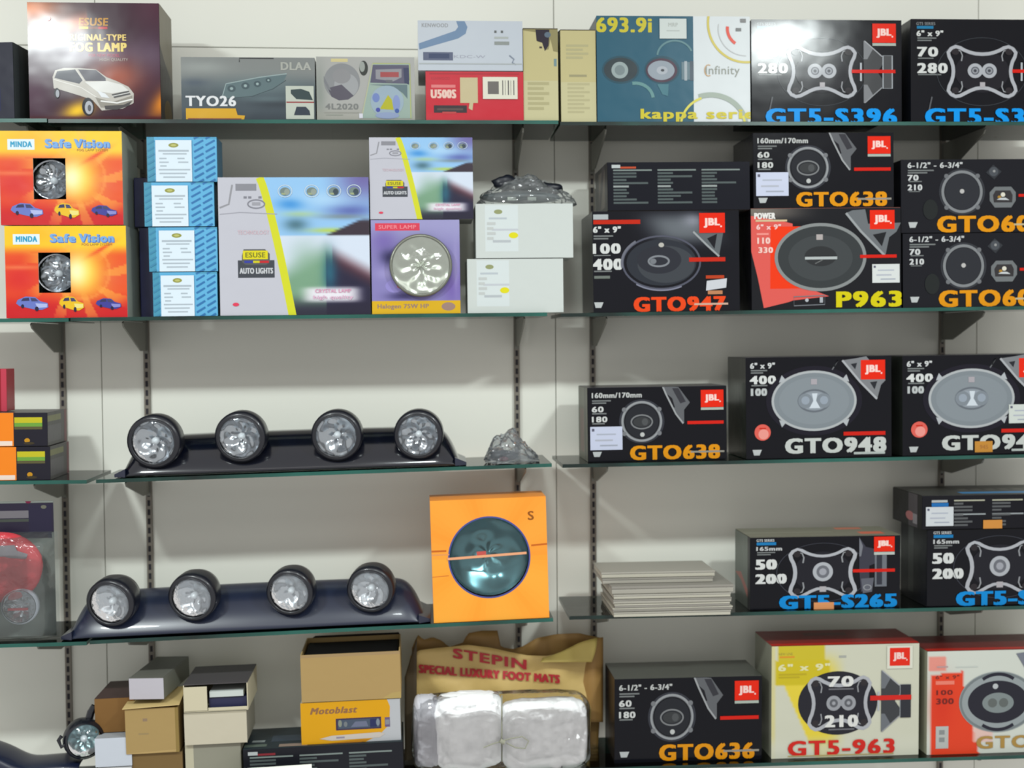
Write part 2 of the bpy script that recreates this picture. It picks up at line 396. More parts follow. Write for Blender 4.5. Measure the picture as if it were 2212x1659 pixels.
# ---------------------------------------------------------------- print designs
WHT=(214,216,214); GRY=(120,124,124); DGR=(70,74,76); INK=(11,12,20); RED=(232,38,8); BLU=(0,150,235); ORG=(226,148,8)
def logo(c, x0,y0,x1,y1, strip=True):
    w, h = x1-x0, y1-y0
    c.rect(x0,y0,x1,y1,RED); c.text('JBL', x0+.2*w,y0+.27*h,x0+.78*w,y1-.27*h,(250,214,206),.06)
    c.rect(x0+.82*w,y1-.36*h,x0+.88*w,y1-.28*h,(250,214,206))
    if strip: c.rect(x0,y1+.02*h,x1,y1+.16*h,(172,182,172))
def small(c, x0,y0,x1,y1, rows=2, col=GRY):
    h = (y1-y0)/rows
    for i in range(rows): c.rect(x0,y0+i*h,x1-(x1-x0)*(.0 if i%2==0 else .25),y0+i*h+h*.55,col, i==0)
def star(c, cx, cy, kx, ky, w, col=(176,178,184)):
    pts = [(-56,-57),(-38,-45),(-14,-37),(14,-37),(38,-45),(56,-57),(76,-41),(64,-22),(60,0),(64,22),(76,43),(56,58),(38,49),(14,36),(-14,36),(-38,49),(-56,58),(-76,43),(-64,22),(-60,0),(-64,-22),(-76,-41)]
    p = []
    for i in range(len(pts)):
        a, b = pts[i], pts[(i+1)%len(pts)]; p += [a, ((a[0]+b[0])/2,(a[1]+b[1])/2)]
    q = [((p[i-1][0]+2*p[i][0]+p[(i+1)%len(p)][0])/4,(p[i-1][1]+2*p[i][1]+p[(i+1)%len(p)][1])/4) for i in range(len(p))]
    c.line([(cx+x*kx,cy+y*ky) for x,y in q], w, col, True)
    for sx in (-1,1):
        for sy in (-1,1):
            c.line([(cx+sx*x*kx,cy+sy*y*ky) for x,y in ((62,48),(46,44),(42,34),(44,22))], w*.35, (150,152,156))
            c.ell(cx+sx*57*kx, cy+sy*42*ky, 8*kx, 7*ky, (44,40,44), 14)
def woofer_side(c, x, y, s, k=1.0, tone=(128,130,134)):
    """side view of a speaker: cone at left, magnet at right"""
    g = lambda pts: [(x+a*s,y+b*s*k) for a,b in pts]
    c.poly(g([(0,-68),(3,-68),(40,-34),(42,-18),(30,0),(42,18),(40,34),(3,68),(0,68)]), tuple(v*.55 for v in tone))
    c.poly(g([(0,-68),(4,-68),(20,-50),(8,-28),(0,-28)]), tone); c.poly(g([(0,28),(8,28),(20,50),(4,68),(0,68)]), tone)
    c.line(g([(2,-68),(40,-34)]),2.2,(170,172,176)); c.line(g([(2,68),(40,34)]),2.2,(150,152,156))
    c.rect(x+42*s,y-36*s*k,x+62*s,y+36*s*k,tuple(v*.6 for v in tone)); c.line(g([(42,-36),(62,-36),(62,36),(42,36)]),2.4,(165,170,175),True)
    c.rect(x-8*s,y-20*s,x-4*s,y+20*s,(180,185,190))
def gt5(c, model, n1, n2, twin=True, size='6" x 9"', show_side=True):
    # reference: 1622,43 .. 1950,268
    X0,Y0,X1,Y1 = c.r
    c.rect(X0-5,Y0-5,X1+5,Y1+5,INK)
    c.text('GT5 SERIES',1636,50,1676,56,(150,155,158),.01); c.rect(1637,58,1672,64,(30,120,165))
    c.text(size,1637,68,1692,80,WHT,.05); small(c,1638,83,1678,93)
    c.text(n1,1639,104,1680,124,WHT,.07); small(c,1639,127,1672,131,1)
    c.text(n2,1639,139,1700,160,WHT,.07); small(c,1639,162,1688,167,1)
    c.ring(1775,157,96,74,1.2,(60,64,70))
    c.ell(1775,157,58,46,(30,29,36)); star(c,1775,156,1,1,7.5)
    if twin:
        c.rect(1761,149,1789,163,(165,168,174))
        for x in (1760,1790):
            c.ell(x,155,16,16,(176,179,185),24); c.ell(x,155,9,9,(92,94,102),20); c.ell(x,155,6.5,6.5,(150,153,160),16); c.ell(x,155,3.5,3.5,(70,72,80),10)
    else:
        c.ell(1775,157,23,23,(176,179,185),26); c.ell(1775,157,15,15,(120,122,130),22); c.ell(1775,157,8,8,(70,72,82),16); c.ell(1775,157,4,4,(170,172,180),12)
    c.rect(1770,180,1781,191,(176,172,176))
    if show_side: woofer_side(c,1865,157,1.0)
    c.rect(1839,152,1934,159.5,(214,30,14))
    c.line([(1668,212),(1662,240),(1655,258)],3,(90,92,96))
    logo(c,1884,51,1935,93)
    c.text(model,1656,238,1934,272,BLU,.075)
def gto6(c, top, n1, n2, model, col=ORG, stick=None):
    # reference: 1627,285 .. 1932,447
    c.rect(1600,270,1960,470,INK)
    c.text(top,1637,296,1745,307,(190,192,190),.05); small(c,1637,312,1678,322)
    c.text(n1,1637,326,1661,338,(205,207,205),.06); small(c,1637,340,1668,345,1)
    c.text(n2,1637,348,1669,360,(205,207,205),.06); small(c,1637,362,1664,367,1)
    c.ring(1745,360,47,46,5,(52,54,62)); c.ring(1745,360,42,42,5.5,(150,153,156)); c.ring(1745,360,39.5,39.5,1.5,(90,92,96))
    for a in (35,145,215,325):
        r = math.radians(a); c.ell(1745+47*math.cos(r),360+46*math.sin(r),5,5,(120,122,126),12)
    c.ell(1745,360,37,37,(36,38,44)); c.ring(1745,361,23,15,3,(126,128,130)); c.ell(1745,361,19,11,(58,60,62),24)
    c.ell(1752,361,7,8,(80,82,84),14); c.ell(1746,389,5,5,(190,192,190),14)
    c.poly([(1788,276),(1800,283),(1826,286),(1851,320),(1838,336),(1838,366),(1828,356),(1796,300)],(98,100,104))
    c.poly([(1800,300),(1812,310),(1818,330),(1812,332)],(28,28,34)); c.poly([(1812,288),(1826,288),(1842,318),(1830,322),(1818,300)],(56,56,62))
    c.line([(1788,276),(1800,304),(1820,345),(1836,366)],3.5,(160,162,164))
    logo(c,1875,293,1925,331)
    c.rect(1845,361,1925,368,(214,30,14))
    c.text(model,1721,414,1914,444,col,.07); c.rect(1852,427,1926,431,(150,146,136))
    c.poly([(1637,425),(1657,425),(1652,436),(1640,436)],(186,190,190))
def white_mark(c,x,y): c.poly([(x,y),(x+20,y),(x+15,y+12),(x+3,y+12)],(186,190,190))

# ================================================================= TOP SHELF
C = {}
c0 = Carton('dark carton standing slanted at the very left end of the top shelf', (-60,92,42,256), '1L', .15, side=(52,58,62), yaw=-.12, rough=.4)
k = c0.canvas(); k.rect(-60,92,42,256,(34,36,52)); k.poly([(-60,110),(8,118),(10,165),(-60,180)],(120,72,40)); k.rect(-60,190,12,240,(28,34,70))
k.build('front_print', c0.root, SATIN)
k = c0.canvas('right'); k.rect(0,0,100,100,(66,72,74)); k.build('side_print', c0.root, SATIN)

def lamp_art(c):
    def f(X,Y):
        b = np.zeros((len(X),3))+np.array((58,30,46.))
        b = mixc(b, gb(X,Y,60,20,70,28), (224,120,30)); b = mixc(b, gb((X+Y*1.6),Y,240,52,45,22)*.9*(X<190), (214,104,44))
        b = mixc(b, sm(X-Y*-.1,250,340)*sm(Y,90,10)*.5,(96,44,66))
        b = mixc(b, gb(X,Y,250,160,60,40)*.85,(182,90,60)); b = mixc(b, gb(X-.55*(250-Y),Y,335,212,26,34),(238,142,30))
        b = mixc(b, gb(X-.7*(250-Y),Y,150,232,30,20),(250,200,20)); b = mixc(b, gb(X,Y,70,190,40,60)*.5,(92,52,80))
        b = mixc(b, gb(X,Y,200,110,120,26)*.45,(150,140,165)); b = mixc(b, gb(X,Y,330,120,40,50)*.4,(130,120,140))
        return mixc(b, sm(Y,240,250), (70,12,22))
    c.paint(f, 74, 62)
    c.text('ESUSE',170,38,232,54,(196,140,30),.05,slant=.1); c.rect(170,56,190,61,(232,210,20)); c.rect(190,56,212,61,(120,50,20)); c.rect(212,56,232,61,(190,24,40))
    c.text('ORIGINAL-TYPE',134,72,272,85,(236,206,120),.05); c.text('FOG LAMP',150,90,272,108,(238,212,120),.07)
    c.text('FOR NEW MODEL',190,113,258,119,(200,80,110),.02); c.text('HIGH QUALITY',214,122,276,129,(190,180,170),.02)
    # silver minivan, three quarter view
    B=(196,192,184)
    c.poly([(110,162),(116,148),(135,143),(170,143),(205,146),(228,162),(250,170),(276,182),(287,196),(286,216),(262,228),(216,232),(196,210),(172,202),(124,188),(112,186)],B)
    c.poly([(172,175),(200,200),(214,226),(262,226),(284,214),(284,200),(240,214),(206,205)],(150,146,136))
    c.poly([(114,164),(120,150),(160,146),(176,168),(168,176),(140,170)],(72,74,84)); c.poly([(166,146),(205,147),(226,164),(226,170),(182,170)],(84,82,92))
    c.line([(161,146),(178,170)],2.5,(210,208,200)); c.line([(112,167),(172,184),(205,204)],1.5,(232,230,224))
    c.poly([(180,172),(230,170),(262,178),(276,190),(240,196),(206,192)],(226,226,222))
    c.poly([(238,198),(276,190),(280,198),(244,206)],(92,92,92)); c.line([(240,202),(278,194)],1.5,(230,230,226))
    c.poly([(206,190),(224,196),(234,206),(216,204)],(228,232,236)); c.line([(214,212),(250,216),(284,208)],3,(236,236,232))
    c.poly([(222,222),(264,220),(282,212),(276,222),(250,230),(224,230)],(78,76,76))
    c.ell(186,224,13,19,(34,34,40),24); c.ell(188,226,9,14,(176,180,188),20); c.ell(189,227,4,7,(90,92,98),12)
    c.ell(119,196,6,11,(40,40,46),18); c.ell(120,197,4,8,(160,164,172),14)
    c.ell(104,40,5,5,(200,30,50),12)
C['esuse_lamp'] = Carton('large glossy dark red carton with silver minivan on top shelf', (62,6,346,250), '1C', .12, side=(58,52,40), yaw=.0, name='lamp_carton', rough=.3, ref=(58,6,346,250))
k = C['esuse_lamp'].canvas(); lamp_art(k); k.build('front_print', C['esuse_lamp'].root, GLOSS)
k = C['esuse_lamp'].canvas('right'); k.rect(0,0,100,100,(120,112,92)); k.poly([(0,35),(30,45),(100,60),(100,100),(0,100)],(44,36,32)); k.ell(60,90,30,12,(130,100,20)); k.build('side_print', C['esuse_lamp'].root, SATIN)

B = Carton('long grey carton with headlight picture and orange bar on the top shelf', (392,124,681,256), '1C', .12, side=(150,156,156), name='headlight_carton', ref=(392,124,681,256), recess=.008)
k = B.canvas()
def f(X,Y):
    b = np.zeros((len(X),3))+np.array((128,132,130.)); b = mixc(b, sm(Y,150,205), (66,78,86)); b = mixc(b, gb(X,Y,440,145,50,12)*.6, (160,166,162))
    b = mixc(b, gb(X,Y,560,185,90,22)*.55, (112,134,136)); b = mixc(b, gb(X,Y,420,178,30,8)*.8, (72,84,98)); b = mixc(b, gb(X,Y,600,222,60,10)*.8,(44,52,60))
    b = mixc(b, gb(X,Y,580,212,50,6)*.6, (104,124,128)); return mixc(b, sm(Y,225,256)*.6,(38,48,58))
k.paint(f,60,34)
k.poly([(478,212),(488,180),(560,166),(620,160),(612,176),(580,196),(540,208)],(92,112,116)); k.line([(478,212),(488,180),(560,166),(620,158)],2,(150,168,168)); k.line([(478,212),(545,206),(590,190),(618,172)],1.5,(60,74,80))
for x,y,r in ((500,190,9),(530,184,9),(556,180,8),(580,172,6)): k.ell(x,y,r,r*.8,(66,84,90),18); k.ell(x,y,r*.4,r*.35,(150,170,170),10)
k.text('DLAA',608,134,672,150,(170,172,164),.05); k.line([(518,134),(518,126),(592,126)],2,(52,52,54))
k.text('TYO26',402,206,508,227,(226,228,230),.05)
k.poly([(401,232),(508,232),(512,246),(528,247),(526,255),(401,255)],(214,164,20)); k.rect(405,253,520,255.4,(120,50,50)); 
k.rect(617,184,678,254,(190,196,184)); k.poly([(628,192),(650,190),(668,196),(676,214),(640,212),(628,200)],(46,64,66)); k.rect(618,217,678,220,(150,60,60)); k.poly([(640,228),(660,228),(668,236),(670,246),(634,246)],(44,54,68)); 
k.build('front_print', B.root, SATIN)

B = Carton('grey lamp carton with a printed silver reflector and yellow bulb picture', (684,123,896,258), '1C', .12, side=(172,176,168), name='lamp_carton', ref=(684,123,896,258), recess=.008)
k = B.canvas()
def f(X,Y):
    b = np.zeros((len(X),3))+np.array((168,168,164.)); b = mixc(b, gb(X,Y,690,200,14,60)*.5,(110,122,112)); return mixc(b, sm(Y,220,258)*.35,(150,148,130))
k.paint(f,40,30)
k.rect(716,127,752,134,(206,194,140)); k.ell(739,176,39,39,(134,136,138),32); k.ell(748,184,26,26,(156,158,160),26); k.poly([(708,190),(738,182),(764,206),(752,214),(732,216),(716,208)],(84,80,92)); k.poly([(700,164),(716,196),(708,192),(700,176)],(120,122,126)); k.ell(738,164,20,16,(138,138,140),20)
k.ell(786,147,9.5,16,(40,44,40),20); k.ell(783,144,6,11,(150,156,150),18)
k.text('4L2020',703,223,773,235,(120,122,120),.05); k.rect(700,241,775,243,(150,150,142)); k.rect(704,246,740,248,(146,150,140))
k.poly([(806,137),(886,137),(890,254),(780,254)],(150,170,160)); k.line([(806,137),(886,137),(887,254)],2.5,(170,176,110)); k.line([(806,137),(780,254)],2.5,(176,180,150))
k.poly([(806,140),(884,140),(885,172),(880,180),(800,178)],(84,82,104)); k.poly([(812,150),(868,148),(868,166),(850,175),(812,170)],(140,140,146)); k.rect(822,155,862,166,(158,64,66)); k.rect(834,172,848,178,(96,98,106)); k.poly([(872,146),(884,146),(884,182),(874,178)],(44,50,84))
k.poly([(798,182),(880,182),(880,212),(870,200),(850,186)],(92,114,120)); k.ell(836,218,36,34,(150,170,184),28); k.ell(812,210,8,10,(110,130,186),14); k.ell(856,222,8,18,(130,146,196),18)
k.poly([(838,204),(846,214),(850,236),(820,234)],(178,176,22)); k.ell(816,236,5,5,(64,74,160),10); k.ell(857,238,5,5,(60,90,160),10); k.ell(836,248,26,7,(140,156,190),20)
k.rect(775,244,783,254,(214,214,224)); k.build('front_print', B.root, SATIN)

RC = Carton('red car stereo carton under a white carton on the top shelf', (920,155,1131,254), '1C', .15, side=(128,132,124), top=(120,24,36), name='stereo_carton', ref=(920,155,1131,254), group='car stereo cartons')
k = RC.canvas(); k.rect(915,150,1135,258,(198,22,44)); k.rect(928,158,1122,161,(170,14,36))
k.text('KENWOOD',932,166,972,172,(160,20,40),.02); k.rect(932,182,984,188,(220,120,120)); k.text('U500S',932,192,984,209,(232,196,182),.07)
k.rect(994,167,1032,219,(196,182,142)); k.poly([(1014,219),(1022,219),(1020,234),(1012,230)],(196,182,142))
k.rect(937,224,1008,239,(46,30,38)); k.rect(944,230,1000,234,(84,66,62)); k.rect(955,237,985,241,(190,60,60)); k.build('front_print', RC.root, SATIN)
def bars(c):
    x0,y0,x1,y1 = c.r
    c.rect(x0+.14*(x1-x0),y0+.2*(y1-y0),x0+.46*(x1-x0),y0+.78*(y1-y0),(104,100,96))
    for i,w in enumerate((2,1,2.5,1,2)): c.rect(x0+(.56+.08*i)*(x1-x0),y0+.15*(y1-y0),x0+(.56+.08*i)*(x1-x0)+w,y0+.82*(y1-y0),(86,82,80), i==0)
RC.sticker(1043,166,1118,211,(222,220,202),'barcode_sticker',bars)
WC = Carton('white car stereo carton with a blue ribbon stripe, lying on the red carton', (903,45,1129,149), RC, .15, side=(206,210,214), name='stereo_carton', ref=(903,45,1129,149), recess=.002, group='car stereo cartons')
k = WC.canvas(); k.rect(900,40,1135,152,(190,197,206)); k.text('KENWOOD',912,51,968,59,(146,148,150),.03)
k.poly([(905,93),(984,66),(990,58),(986,46),(1004,46),(1010,58),(1006,72),(990,82),(906,106)],(104,132,164)); k.rect(914,111,978,128,(84,92,118)); k.rect(926,114,970,124,(44,58,94)); k.text('KDC-W',980,117,1048,123,(160,162,176),.01)
for x in (1068,1082): k.rect(x,65,x+5,70,(90,94,94)); 
k.rect(1068,78,1098,82,(170,176,172)); k.rect(1068,88,1100,95,(138,144,140)); k.line([(1100,117),(1110,125),(1106,132),(1114,136)],3,(124,134,150)); k.rect(905,134,1127,136,(170,176,176)); k.build('front_print', WC.root, SATIN)

for i,(r,on,lab,art) in enumerate(((( 1131,63,1206,258),'1C','cream upright carton with a torn dark top edge beside the red stereo carton',0),((1212,66,1288,261),'1R','plain cream upright carton next to the teal carton',1))):
    B = Carton(lab, r, on, .13, side=(148,140,98), name='cream_carton', ref=r, group='upright cream cartons', recess=.006)
    k = B.canvas(); k.rect(r[0],r[1],r[2],r[3],(196,186,136)); k.rect(r[0],r[1]+110,r[2],r[3],(200,194,152))
    if art == 0:
        k.poly([(1131,63),(1206,63),(1206,112),(1196,110),(1190,84),(1186,106),(1178,108),(1172,92),(1162,90),(1160,70),(1131,66)],(146,138,96)); k.poly([(1158,64),(1188,64),(1186,98),(1178,110),(1172,92),(1160,88)],(46,40,52)); k.rect(1166,100,1172,104,(70,60,60)); k.rect(1197,126,1203,142,(120,146,150)); k.ell(1184,75,7,6,(96,112,126),14)
        small(k,1140,176,1186,240,6,(178,172,130))
    else:
        k.rect(1230,160,1268,165,(160,154,118)); small(k,1226,178,1274,246,8,(184,178,138)); small(k,1224,96,1272,130,4,(180,174,132))
    k.build('front_print', B.root, MATTE)
    hw, hd, H = B.W/2, B.D/2, B.H
    mesh('top_flap', [(-hw,-hd,H+.001),(hw,-hd,H+.001),(hw,hd,H+.012),(-hw,hd,H+.02),(-hw,-hd,H+.002),(hw,-hd,H+.002),(hw,hd,H+.013),(-hw,hd,H+.021)],
         [(0,3,2,1),(4,5,6,7),(0,1,5,4),(1,2,6,5),(2,3,7,6),(3,0,4,7)], mat('carton_70_60_40',(70,60,40)), B.root)

B = Carton('teal and white speaker carton with yellow digits and two round speakers', (1290,35,1621,263), '1R', .16, side=(22,40,62), name='speaker_carton', ref=(1290,35,1621,263), recess=.003)
k = B.canvas(); k.rect(1285,30,1630,270,(24,86,108)); k.rect(1498,30,1630,270,(214,220,222))
k.text('693.9i',1291,39,1407,70,(200,188,36),.05)
for x,rx,ry in ((1341,37,27),(1430,35,27)): k.ell(x,151,rx+3,ry+3,(22,70,86),32)
k.ell(1341,151,36,26,(38,52,58),30); k.ell(1339,152,18,18,(150,164,164),26); k.ell(1339,152,11,11,(120,134,136),18)
k.ell(1429,152,34,26,(70,44,62),30); k.ell(1428,152,29,21,(146,156,166),28); k.ell(1430,152,12,9,(170,176,184),18); k.ell(1431,152,4,3,(60,64,70),10)
k.rect(1472,134,1498,172,(96,120,130)); k.rect(1478,132,1484,174,(160,170,176)); k.rect(1490,132,1498,174,(70,84,96))
k.ring(1458,122,38,34,4,(92,132,138),185,340); k.ring(1372,214,38,34,7,(96,142,142),260,355); k.poly([(1419,182),(1444,182),(1442,208),(1430,204)],(62,116,128))
k.ring(1612,50,82,84,5,(206,190,84),80,200); k.ring(1612,62,40,38,6.5,(222,72,50),125,188); k.rect(1590,60,1602,67,(110,112,112)); k.ring(1612,62,60,58,1.5,(190,192,192),90,190)
k.text('Infinity',1524,142,1598,166,(146,150,140),.02); k.ring(1530,152,8,12,2,(200,160,110),60,300)
k.ring(1535,275,76,70,11,(160,172,160),250,355); k.ring(1535,275,66,66,5,(216,208,84),180,252); k.ring(1535,275,74,72,5,(216,208,84),340,362)
k.text('kappa series',1384,236,1650,263,(206,192,32),.05)
k.text('-',1600,40,1612,48,(120,120,120),.02); k.build('front_print', B.root, SATIN)
B.sticker(1425,41,1483,84,(204,212,208),'price_sticker',lambda c:(c.text('MRP',1444,50,1464,58,(176,182,176),.03),c.rect(1440,66,1468,68,(180,186,182))))

for r,lab in (((1624,43,1948,266),'black speaker carton with blue lettering, right next to the teal and white carton'),((1968,42,2296,266),'black speaker carton with blue lettering, cut off at the right of the top shelf')):
    B = Carton(lab, r, '1R', .17, side=(17,20,28), name='speaker_carton', ref=(1624,43,1948,266), group='black and blue speaker cartons on the top shelf', rough=.25)
    k = B.canvas(); gt5(k,'GT5-S396','70','280'); k.build('front_print', B.root, GLOSS)

# ================================================================= SECOND SHELF
def minda(c, var):
    def f(X,Y):
        y = Y; b = np.zeros((len(X),3))+np.array((236,84,24.))
        b = mixc(b, sm(y,352,322), (250,206,24)); b = mixc(b, gb(X,y,70,300,60,26)*.6,(255,176,24))
        b = mixc(b, sm(y,425,470), (206,18,26)); b = mixc(b, gb(X,y,30,400,50,40)*.8, (216,30,34)); b = mixc(b, gb(X,y,230,400,40,30)*.6,(230,84,60))
        b = mixc(b, gb(X,y,30,375,60,5)*.6,(250,150,90)); b = mixc(b, gb(X,y,170,385,46,58), (255,216,60)); b = mixc(b, gb(X,y,155,385,26,34), (255,248,190))
        a = np.arctan2(y-385,X-165); r = np.hypot(X-165,y-385)
        b = mixc(b, (np.sin(a*9+r*.02)>.55)*sm(r,40,70)*sm(r,140,90)*.45,(255,196,70)); b = mixc(b, (np.abs(r-62)<3)*.35,(255,170,80))
        b = mixc(b, gb((X-210)+(y-335)*1.6,y,0,335,7,14)*.9,(236,60,26)); return b
    c.paint(f,70,56)
    c.rect(18,301,76,324,(226,240,246)); c.text('MINDA',25,306,70,318,(40,160,200),.06)
    for dx,col in ((1.5,(70,110,190)),(0,(120,170,226))):
        c.text('Safe',100+dx,301+dx,153+dx,319+dx,col,.07); c.text('Vision',163+dx,301+dx,237+dx,319+dx,col,.07)
    c.text('FOG LAMP SYSTEM',168,322,234,327,(170,130,60),.02)
    for x,y,w,h,col,c2 in ((22,440,70,30,(104,120,196),(176,186,232)),(116,440,54,32,(236,190,20),(238,224,130)),(196,445,56,24,(60,60,150),(140,140,206))):
        c.poly([(x,y+h*.5),(x+w*.05,y+h*.25),(x+w*.3,y),(x+w*.6,y+h*.05),(x+w*.75,y+h*.35),(x+w*.98,y+h*.5),(x+w,y+h*.8),(x+w*.8,y+h),(x+w*.6,y+h*.98),(x+w*.1,y+h*.7)],col)
        c.poly([(x+w*.22,y+h*.12),(x+w*.4,y+h*.08),(x+w*.42,y+h*.32),(x+w*.15,y+h*.34)],(50,50,90)); c.poly([(x+w*.45,y+h*.1),(x+w*.6,y+h*.12),(x+w*.7,y+h*.36),(x+w*.48,y+h*.36)],(64,64,104))
        c.poly([(x+w*.6,y+h*.5),(x+w*.97,y+h*.55),(x+w*.96,y+h*.8),(x+w*.66,y+h*.85)],c2)
        c.ell(x+w*.64,y+h*.92,w*.06,h*.18,(30,26,60),14); c.ell(x+w*.2,y+h*.72,w*.05,h*.15,(30,26,60),14)
M2 = Carton('lower of the two yellow and red fog lamp cartons', (12,488,274,688), '2L', .13, side=(176,184,170), name='fog_lamp_carton', ref=(0,283,265,488), group='stacked fog lamp cartons', hole=(72,342,142,432))
M1 = Carton('upper of the two yellow and red fog lamp cartons', (0,283,265,486), M2, .13, side=(176,184,170), name='fog_lamp_carton', ref=(0,283,265,488), group='stacked fog lamp cartons', hole=(72,342,142,432))
for i,M in enumerate((M1,M2)): k = M.canvas(); minda(k,i); k.build('front_print', M.root, SATIN)

def facet_bowl(name, R, depth, m, parent, seg=8, jit=1.0, **kw):
    """reflector bowl pressed into rounded facets"""
    vs, fs = [], []; nu, nr = 84, 22; r_ = random.Random(int(R*1e5)+seg+int(parent.location.x*1000)); p1, p2 = r_.uniform(0,6), r_.uniform(0,6)
    for j in range(nr+1):
        t = j/nr; r = R*(1-t*.97)
        for i in range(nu):
            a = 2*math.pi*i/nu; q = r/R
            w = math.cos(seg*a+p1)*math.sin(q*7+p2)*1.3+.35*math.cos((seg-2)*a+p2)*math.sin(q*13)+.5*math.sin(3*a+p1)*math.sin(q*5)
            vs.append((r*math.cos(a), depth*(1-q*q)+w*.0011*jit*min(1,(1-q)*8), r*math.sin(a)))
    for j in range(nr):
        for i in range(nu): fs.append((j*nu+i, j*nu+(i+1)%nu, (j+1)*nu+(i+1)%nu, (j+1)*nu+i))
    fs.append(tuple(nr*nu+i for i in range(nu)))
    return mesh(name, vs, fs, m, parent, True, **kw)
def bulb(parent, R, y):
    lathe('bulb', [(0.0001,y),(R*.7,y+.002),(R,y+.006),(R,y+.016),(R*.6,y+.02)], mat('bulb_glass',(205,210,215),rough=.1,spec=.8), parent, seg=16)

for M,lab in ((M1,'round fog lamp behind the window of the upper fog lamp carton'),(M2,'round fog lamp behind the window of the lower fog lamp carton')):
    a0,b0,a1,b1 = M.holexz; R = (b1-b0)*.49
    L = empty('fog_lamp', (0,0,0)); L.matrix_world = Matrix.Translation(M.root.location) @ M.root.rotation_euler.to_matrix().to_4x4() @ Matrix.Translation(((a0+a1)/2, -M.D/2+.012, (b0+b1)/2))
    tag(L, lab, 'lamp', 'boxed fog lamps')
    lathe('housing', [(R,.0),(R*1.04,.003),(R*1.04,.012),(R*.7,.035),(.0001,.042)], BLACKP, L)
    facet_bowl('reflector', R*.97, .026, CHROME, L, seg=8, jit=1.0); bulb(L, R*.17, .008)
    lathe('lens', [(.0001,-.008),(R*.5,-.006),(R*.85,-.001),(R*.98,.003)], LENS, L)

for lab,r,hr in (('navy blue carton standing behind the light blue cartons, upper','',(288,382,330,492)),('navy blue carton standing behind the light blue cartons, lower','',(300,494,345,686))):
    pass
NB = Carton('navy blue carton behind the lower three light blue cartons', (303,492,352,680), '2C', .08, side=(22,30,84), recess=.088, name='navy_carton', group='navy cartons')
NB2 = Carton('shorter navy blue carton, on top of the other navy carton', (290,384,352,492), NB, .08, side=(24,30,74), recess=.088, name='navy_carton', group='navy cartons')
prev = '2C'
for i,(r,lab) in enumerate((((331,588,470,684),'lowest of the four light blue striped cartons'),((322,491,470,587),'third from the top of the four light blue striped cartons'),((312,394,463,490),'second from the top of the four light blue striped cartons'),((318,296,469,392),'topmost of the four light blue striped cartons'))):
    B = Carton(lab, r, prev, .07, side=(34,104,136), name='bulb_carton', ref=(318,296,469,392), group='light blue striped cartons', recess=(.004,.007,.005,.009)[i]); prev = B
    k = B.canvas(); k.rect(310,290,475,400,(96,178,222)); k.rect(310,290,334,400,(70,150,180)); k.rect(418,290,475,300,(80,160,196))
    for j in range(-2,9): 
        y = 300+j*14
        for x0 in (420,445): k.line([(x0,y+14),(x0+20,y+3)],4.2,(46,116,176))
        k.line([(320,y+12),(334,y+4)],3.4,(60,136,172))
    k.build('front_print', B.root, SATIN)
    ox = (38,0,0,0)[i] if False else (0,4,-2,0)[i]
    def st(c):
        x0,y0,x1,y1 = c.r
        c.ell((x0+x1)/2,y0+11,11,5,(150,152,70),18); c.ell((x0+x1)/2,y0+11,6,2.5,(190,190,110),12)
        for n,(yy,a,b) in enumerate(((21,.08,.92),(28,.2,.86),(38,.1,.3),(46,.1,.36),(54,.12,.3),(38,.6,.8),(46,.62,.9),(62,.08,.95),(70,.1,.86),(78,.2,.8))):
            c.rect(x0+a*(x1-x0),y0+yy,x0+b*(x1-x0),y0+yy+(3 if yy>24 else 4),(176,188,198), n==0)
    x = 337+ox; B.sticker(x,303,x+78,392,(222,236,246),'paper_label',st)

